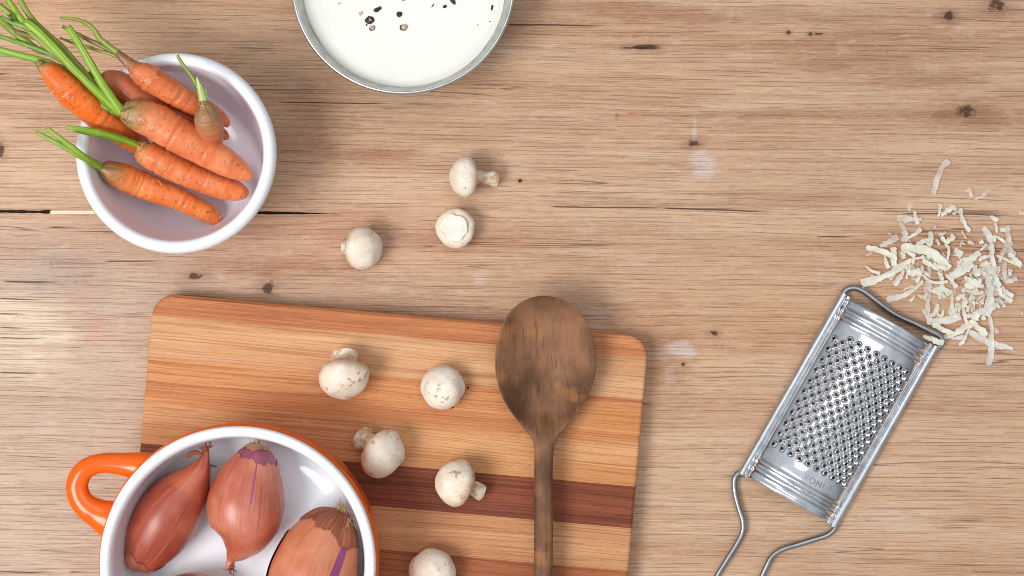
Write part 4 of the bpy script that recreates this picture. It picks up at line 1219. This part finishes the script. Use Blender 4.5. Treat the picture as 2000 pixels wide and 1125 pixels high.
    me = bpy.data.meshes.new('tooth'); me.from_pydata(TV, [], TF); me.materials.append(MTo.m)
    me.polygons.foreach_set('use_smooth', [True] * len(me.polygons)); me.update()
    rnd = random.Random(4)
    base = Vector(root.location)
    for (u_, s_) in teeth:
        o = bpy.data.objects.new('tooth', me); COL.objects.link(o); o.parent = root
        th = theta(s_)
        nrm = (Vv * math.sin(th) + Vector((0, 0, 1)) * math.cos(th)).normalized()
        nrm = (nrm + Vector((rnd.uniform(-.06, .06), rnd.uniform(-.06, .06), 0))).normalized()
        q = Vector((0, 0, 1)).rotation_difference(nrm)
        o.rotation_euler = (q.to_matrix() @ Matrix.Rotation(rnd.uniform(0, 6.28), 3, 'Z')).to_euler()
        o.location = A(u_, s_, -0.0001) - base
    # pressed lettering, upside down to the viewer
    MLt = metal('letter_steel', (0.42, 0.43, 0.46, 1), 0.3)
    def text(body, size, uc, sc, dz):
        cu = bpy.data.curves.new('lettering', 'FONT'); cu.body = body; cu.size = size; cu.align_x = 'CENTER'; cu.extrude = 0.4; cu.space_character = 1.15
        to = bpy.data.objects.new('lettering_tmp', cu)
        COL.objects.link(to)
        me_ = bpy.data.meshes.new_from_object(to)
        vs = [v.co.copy() for v in me_.vertices]; fs = [tuple(p_.vertices) for p_ in me_.polygons]
        bpy.data.objects.remove(to); bpy.data.curves.remove(cu); bpy.data.meshes.remove(me_)
        V = [A(uc - v.y, sc - v.x, dz + ridge(-(uc - v.y)) + v.z * 0.00022) for v in vs]
        obj('lettering', V, fs, MLt, root, smooth=False)
    text('INOX', 17, -137, 18, 0.0002)
    text('MADE IN ITALY', 8.5, -165, 8, 0.0001)
build_grater()

# ------------------------------------------------------------------ cheese shreds
def build_cheese():
    def cheese(name, a, alpha):
        m = Mat(name, 0.4, 0.4)
        x, y, z = m.coord('Object')
        n = m.noise(m.vec(x * 70, y * 70, z * 70), 1, 2, 0.5)
        m.color(m.mix(n.ss(0.35, 0.65), a, tuple(min(1, v * 1.1) for v in a[:3]) + (1,)))
        m.set('Alpha', n.ss(0.3, 0.7, alpha - 0.12, alpha + 0.12))
        m.set('Subsurface Weight', 0.3); m.set('Subsurface Radius', (0.004, 0.003, 0.002)); m.set('Subsurface Scale', 0.5)
        m.bump(n, 0.0005, 0.2)
        return m
    MC = [cheese('cheese_thick', (0.93, 0.87, 0.70, 1), 0.72), cheese('cheese_mid', (0.92, 0.87, 0.76, 1), 0.54), cheese('cheese_thin', (0.88, 0.82, 0.74, 1), 0.34)]
    G = 'grated cheese shreds'
    rnd = random.Random(11)
    auto = []
    def shred(pts, w, mi, label, z=None, curl=None):
        if len(pts) == 1:
            x, y = pts[0]; a = rnd.uniform(0, PI); l = w * .7
            pts = [(x - l * math.cos(a), y - l * math.sin(a)), (x + l * math.cos(a), y + l * math.sin(a))]
        if len(pts) == 2:
            (x0, y0), (x1, y1) = pts
            d = math.dist(pts[0], pts[1]); o_ = rnd.uniform(-.1, .1) * d
            pts = [(x0, y0), ((x0 + x1) / 2 - (y1 - y0) / max(d, 1) * o_, (y0 + y1) / 2 + (x1 - x0) / max(d, 1) * o_), (x1, y1)]
        zb = (z if z is not None else rnd.uniform(0.0004, 0.0036))
        sp = cat([(a, b) for a, b in pts], 15)
        V = []; F = []
        tw = rnd.uniform(-.22, .22); tw2 = rnd.uniform(-.3, .3); sd_ = rnd.uniform(0, 99)
        lift = rnd.uniform(0, .0016)
        taper = rnd.choice(((.6, 1), (1, .55), (.9, .8), (.4, 1), (.85, .9)))
        nw = 4
        for i, (x_, y_) in enumerate(sp):
            t = i / (len(sp) - 1)
            a_ = sp[max(i - 1, 0)]; b_ = sp[min(i + 1, len(sp) - 1)]
            dx, dy = b_[0] - a_[0], b_[1] - a_[1]; dl = math.hypot(dx, dy) or 1
            nx, ny = -dy / dl, dx / dl
            wid = w * .58 * (taper[0] + (taper[1] - taper[0]) * t) * (1 - .2 * abs(2 * t - 1) ** 10)
            zz_ = zb + lift * t * (1 if sd_ > 50 else .3) + 0.0009 * noise.noise(Vector((t * 3, sd_, 0)))
            th = tw + tw2 * t
            for side in (0, 1):
                for j in range(nw + 1):
                    s_ = -1 + 2 * j / nw
                    jag = 1 + .6 * noise.noise(Vector((t * 6, sd_ + (3 if s_ > 0 else 0), 1))) + .22 * noise.noise(Vector((t * 22, sd_, s_)))
                    qx = x_ + nx * s_ * wid * jag * math.cos(th * .8); qy = y_ + ny * s_ * wid * jag * math.cos(th * .8)
                    q = P(qx, qy, zz_)
                    hh = abs(math.sin(th)) * wid * S * .5 * s_ * (1 if th > 0 else -1) + .0006 * (s_ * s_ - .5)
                    q.z = max(zz_ + hh + (0.00022 if side == 0 else -0.0002) * (1 - .7 * s_ ** 4), 0.0001)
                    V.append(q)
        m_ = nw + 1
        for i in range(len(sp) - 1):
            for j in range(nw):
                a = i * 2 * m_ + j; b = (i + 1) * 2 * m_ + j
                F.append((a, a + 1, b + 1, b)); F.append((a + m_, b + m_, b + m_ + 1, a + m_ + 1))
            for j in (0, nw):
                a = i * 2 * m_ + j; b = (i + 1) * 2 * m_ + j
                F.append((a, b, b + m_, a + m_))
        for i in (0, len(sp) - 1):
            for j in range(nw):
                a = i * 2 * m_ + j
                F.append((a, a + 1, a + m_ + 1, a + m_))
        c = V[len(V) // 2]
        o = obj('cheese_shred', V, F, MC[mi], loc=(c.x, c.y, max(zb - .0004, 0)), smooth=False)
        tag(o, label, 'cheese', G)
        if label == pile:
            (xa, ya), (xb, yb) = sp[0], sp[-1]
            if xb < xa: xa, ya, xb, yb = xb, yb, xa, ya
            ln = math.dist((xa, ya), (xb, yb)); sl = math.degrees(math.atan2(ya - yb, xb - xa))
            size = 'tiny' if ln < 12 else 'short' if ln < 22 else 'medium' if ln < 38 else 'long'
            lie = 'upright' if abs(sl) > 62 else 'level' if abs(sl) < 18 else 'rising' if sl > 0 else 'falling'
            colr = ('creamy', 'pale', 'translucent')[mi]
            wid_ = 'narrow' if w < 7.5 else 'broad' if w > 11 else ''
            mx, my = (xa + xb) / 2, (ya + yb) / 2
            row = 'top fringe' if my < 478 else 'upper band' if my < 515 else 'middle band' if my < 560 else 'lower band' if my < 605 else 'bottom fringe'
            col = 'at the left' if mx < 1765 else 'left of centre' if mx < 1835 else 'in the centre' if mx < 1880 else 'right of centre' if mx < 1930 else 'at the right'
            auto.append((o, mx, ' '.join(v for v in (size, wid_, colr, 'cheese shred,', lie + ',', row, 'of heap', col) if v)))
        return o
    pile = 'thin pale yellow shred within the loose heap of grated cheese'
    special = [
        ([(1823, 381), (1829, 352), (1840, 328), (1853, 313)], 11, 2, 'long translucent cheese sliver lying highest above the heap'),
        ([(1890, 369), (1897, 385)], 10, 2, 'short broad cheese flake above the heap at the top right, left half of a V'),
        ([(1902, 390), (1918, 383), (1934, 368)], 8, 2, 'thin pointed cheese sliver above the heap at the top right, right half of a V'),
        ([(1777, 404)], 11, 2, 'faint near-transparent cheese flake at the upper left of the heap'),
        ([(1752, 424), (1775, 428), (1800, 429)], 12, 2, 'flat translucent cheese shred at the upper left ending in an arrow tip'),
        ([(1786, 412), (1791, 438)], 8, 1, 'upright cheese sliver crossing the tip of the flat upper left shred'),
        ([(1832, 424), (1836, 398)], 8, 1, 'pointed upright cheese sliver left of the broad slanted one above the heap'),
        ([(1838, 421), (1868, 404)], 12, 1, 'broad slanted cheese shred at the top centre above the heap'),
        ([(1875, 407), (1880, 430), (1893, 453)], 9, 1, 'narrow curved cheese shred falling to the right at the top centre'),
        ([(1934, 422), (1948, 432)], 9, 1, 'small cheese flake above the upper right corner of the heap'),
        ([(1996, 416)], 8, 2, 'lone cheese flake at the right edge of the photo'),
        ([(1803, 657), (1820, 663), (1843, 671)], 11, 1, 'pale green-yellow cheese shred lying across the grater wire corner'),
        ([(1732, 586), (1769, 575), (1790, 561), (1802, 548)], 11, 1, 'long curved cheese shred lying alone between the heap and the grater wire'),
        ([(1832, 600), (1830, 612), (1838, 618), (1843, 605)], 7, 0, 'tightly curled cheese shred in an open spot of the heap'),
        ([(1932, 610), (1937, 665), (1930, 713)], 11, 1, 'long straight cheese shred hanging lowest below the heap'),
        ([(1889, 646), (1930, 668), (1978, 682)], 11, 1, 'long cheese shred running to the lower right across the lowest one'),
        ([(1812, 548), (1812, 585), (1810, 622)], 13, 2, 'upright translucent ribbon of cheese at the lower left of the heap'),
        ([(1682, 554), (1731, 538), (1760, 520), (1781, 506)], 16, 0, 'thick creamy cheese shred sweeping from the far left tip of the heap'),
    ]
    for i, (pts, w, mi, lab) in enumerate(special):
        shred(pts, w, mi, lab, z=(0.0098 if 'wire corner' in lab else None))
    rest = [
        ([(1773, 465), (1799, 447)], 9, 1), ([(1757, 433), (1768, 472)], 13, 2), ([(1774, 467), (1785, 481)], 3, 2), ([(1719, 481), (1754, 463)], 12, 2), ([(1861, 419), (1875, 411)], 6, 2), ([(1738, 457)], 4, 2), ([(1826, 444)], 4, 1),
        ([(1817, 452), (1811, 488)], 11, 1), ([(1806, 470), (1818, 480)], 5, 1), ([(1833, 458), (1847, 453)], 6, 2), ([(1838, 463), (1849, 472), (1864, 460)], 11, 0), ([(1845, 476), (1852, 485), (1850, 508)], 6, 1), ([(1879, 453)], 5, 2), ([(1881, 476)], 5, 1),
        ([(1897, 474)], 7, 1), ([(1913, 472)], 5, 1), ([(1872, 492)], 13, 1), ([(1862, 498), (1880, 496)], 6, 1), ([(1692, 483), (1735, 495), (1749, 508)], 11, 0), ([(1692, 499), (1706, 490)], 4, 2), ([(1744, 483), (1745, 520)], 12, 0), ([(1760, 492), (1766, 505)], 9, 1),
        ([(1728, 499), (1736, 524)], 8, 1), ([(1760, 483), (1802, 488), (1831, 502), (1854, 524)], 17, 0), ([(1781, 506), (1806, 502)], 6, 0), ([(1690, 520), (1719, 534)], 7, 1), ([(1802, 508), (1833, 527)], 10, 0), ([(1765, 526), (1745, 556)], 12, 1),
        ([(1772, 531), (1799, 529)], 15, 1), ([(1800, 536), (1824, 552), (1852, 550)], 6, 0), ([(1870, 515), (1914, 492)], 14, 0), ([(1914, 490), (1927, 477)], 5, 1), ([(1852, 543), (1900, 515)], 15, 1), ([(1836, 526), (1841, 556)], 9, 1), ([(1856, 547), (1868, 562)], 9, 1),
        ([(1921, 511), (1932, 543)], 17, 0), ([(1904, 517), (1910, 540)], 11, 0), ([(1884, 541), (1916, 554)], 15, 0), ([(1921, 444), (1939, 474)], 15, 1), ([(1938, 460), (1962, 474)], 7, 0), ([(1943, 436), (1946, 454)], 5, 1), ([(1952, 449), (1973, 444)], 9, 1),
        ([(1968, 445), (1971, 474)], 11, 2), ([(1970, 467), (1977, 502)], 15, 2), ([(1946, 499), (1972, 510), (1995, 520)], 9, 0), ([(1971, 495), (1993, 518)], 10, 1), ([(1936, 476), (1941, 520)], 9, 1), ([(1941, 520), (1953, 560)], 13, 1), ([(1962, 511), (1961, 545)], 9, 2),
        ([(1959, 547), (1987, 543)], 11, 2), ([(1930, 486), (1942, 482)], 10, 1), ([(1777, 588), (1786, 577)], 6, 1), ([(1764, 567), (1785, 559)], 6, 2), ([(1801, 604), (1817, 628)], 8, 1), ([(1810, 628), (1845, 626), (1876, 617)], 14, 1), ([(1822, 633), (1863, 652)], 11, 0),
        ([(1842, 661), (1870, 648), (1897, 631)], 13, 0), ([(1823, 567), (1840, 565), (1858, 573)], 13, 1), ([(1858, 572), (1855, 615)], 9, 1), ([(1854, 615), (1876, 594)], 13, 0), ([(1881, 593), (1887, 630)], 6, 1), ([(1895, 626), (1927, 655)], 13, 0), ([(1898, 623), (1921, 604)], 15, 0),
        ([(1884, 567), (1921, 572)], 7, 1), ([(1884, 560), (1916, 547)], 14, 0), ([(1929, 540), (1925, 617)], 14, 1), ([(1873, 674), (1892, 642)], 7, 1), ([(1858, 662), (1886, 658)], 9, 1), ([(1924, 615), (1950, 593)], 12, 1), ([(1940, 582), (1959, 593)], 8, 1), ([(1945, 548), (1956, 578)], 11, 0),
        ([(1956, 561), (1980, 578)], 7, 1), ([(1966, 550), (1986, 543)], 8, 2), ([(1964, 591), (1970, 570)], 9, 2), ([(1886, 609), (1902, 578)], 6, 1), ([(1906, 590), (1924, 575)], 4, 1), ([(1905, 614), (1902, 588)], 4, 0), ([(1882, 617), (1900, 615)], 10, 1), ([(1946, 646)], 8, 2),
        ([(1948, 609), (1958, 608)], 2, 2), ([(1996, 612)], 5, 2), ([(1700, 540), (1722, 548)], 8, 1), ([(1688, 545), (1700, 556)], 9, 1), ([(1884, 580), (1884, 600)], 11, 1), ([(1868, 585), (1886, 574)], 10, 1), ([(1900, 560), (1890, 570)], 9, 1), ([(1822, 515), (1848, 524)], 8, 1),
        ([(1955, 590), (1962, 600)], 7, 1), ([(1950, 520), (1944, 545)], 8, 0), ([(1912, 508), (1935, 500)], 7, 1), ([(1778, 512), (1786, 540)], 9, 2), ([(1750, 530), (1738, 546)], 9, 1)]
    for pts, w, mi in rest: shred(pts, w, mi, pile)
    for i in range(120):
        a = rnd.uniform(0, 2 * PI); q = math.sqrt(rnd.random())
        cx, cy = 1866 + 112 * q * math.cos(a), 544 + 88 * q * math.sin(a)
        if cx < 1800 and cy > 560: continue
        b = rnd.uniform(0, PI); l = rnd.uniform(3, 20) * (0.5 + 0.5 * rnd.random())
        shred([(cx - l * math.cos(b), cy - l * math.sin(b)), (cx + l * math.cos(b), cy + l * math.sin(b))], rnd.uniform(3, 10), rnd.choice((1, 1, 0, 2, 2)), pile)
    by = {}
    for o, mx, lab in auto: by.setdefault(lab, []).append((mx, o))
    for lab, lst in by.items():
        lst.sort(key=lambda v: v[0])
        for i, (mx, o) in enumerate(lst):
            if len(lst) == 1: o['label'] = lab
            elif i == 0: o['label'] = lab.replace('cheese shred,', 'leftmost such cheese shred,')
            elif i == len(lst) - 1: o['label'] = lab.replace('cheese shred,', 'rightmost such cheese shred,')
            else: o['label'] = lab.replace('cheese shred,', 'middle such cheese shred,')
build_cheese()

# ------------------------------------------------------------------ crumbs of soil beside the mushrooms
def build_soil():
    m = Mat('soil', 0.9, 0.1); m.color((0.03, 0.022, 0.016, 1))
    for i, (px, py, b, r, lab) in enumerate(((1015, 353, 0, 2.6, 'dark soil crumb right of the brown-stemmed mushroom on the table'), (882, 795, BZ, 4, 'dark soil crumb at the lower edge of the speckled mushroom'),
                                             (914, 757, BZ, 2.4, 'tiny soil crumb just right of the speckled mushroom'), (702, 527, 0, 2.6, 'dark soil crumb under the leftmost table mushroom'), (898, 478, 0, 3.6, 'dark soil crumb at the lower edge of the upturned mushroom'),
                                             (688, 512, 0, 1.6, 'tiny soil speck left below the leftmost table mushroom'))):
        c = P(px, py, b); rr = L(r, b)
        V = []; F = []
        for a in range(6):
            for k in range(8):
                th = PI * a / 5; an = 2 * PI * k / 8
                d = Vector((math.sin(th) * math.cos(an), math.sin(th) * math.sin(an), math.cos(th)))
                q = 1 + .6 * noise.noise(d * 2 + Vector((i * 5, 0, 0)))
                V.append(c + Vector((d.x * rr * q, d.y * rr * q * .7, (d.z * .6 + .5) * rr * q)))
        for a in range(5):
            for k in range(8):
                F.append((a * 8 + k, (a + 1) * 8 + k, (a + 1) * 8 + (k + 1) % 8, a * 8 + (k + 1) % 8))
        tag(obj('soil_crumb', V, F, m, loc=c, smooth=False), lab, 'soil crumb', 'soil crumbs')
build_soil()
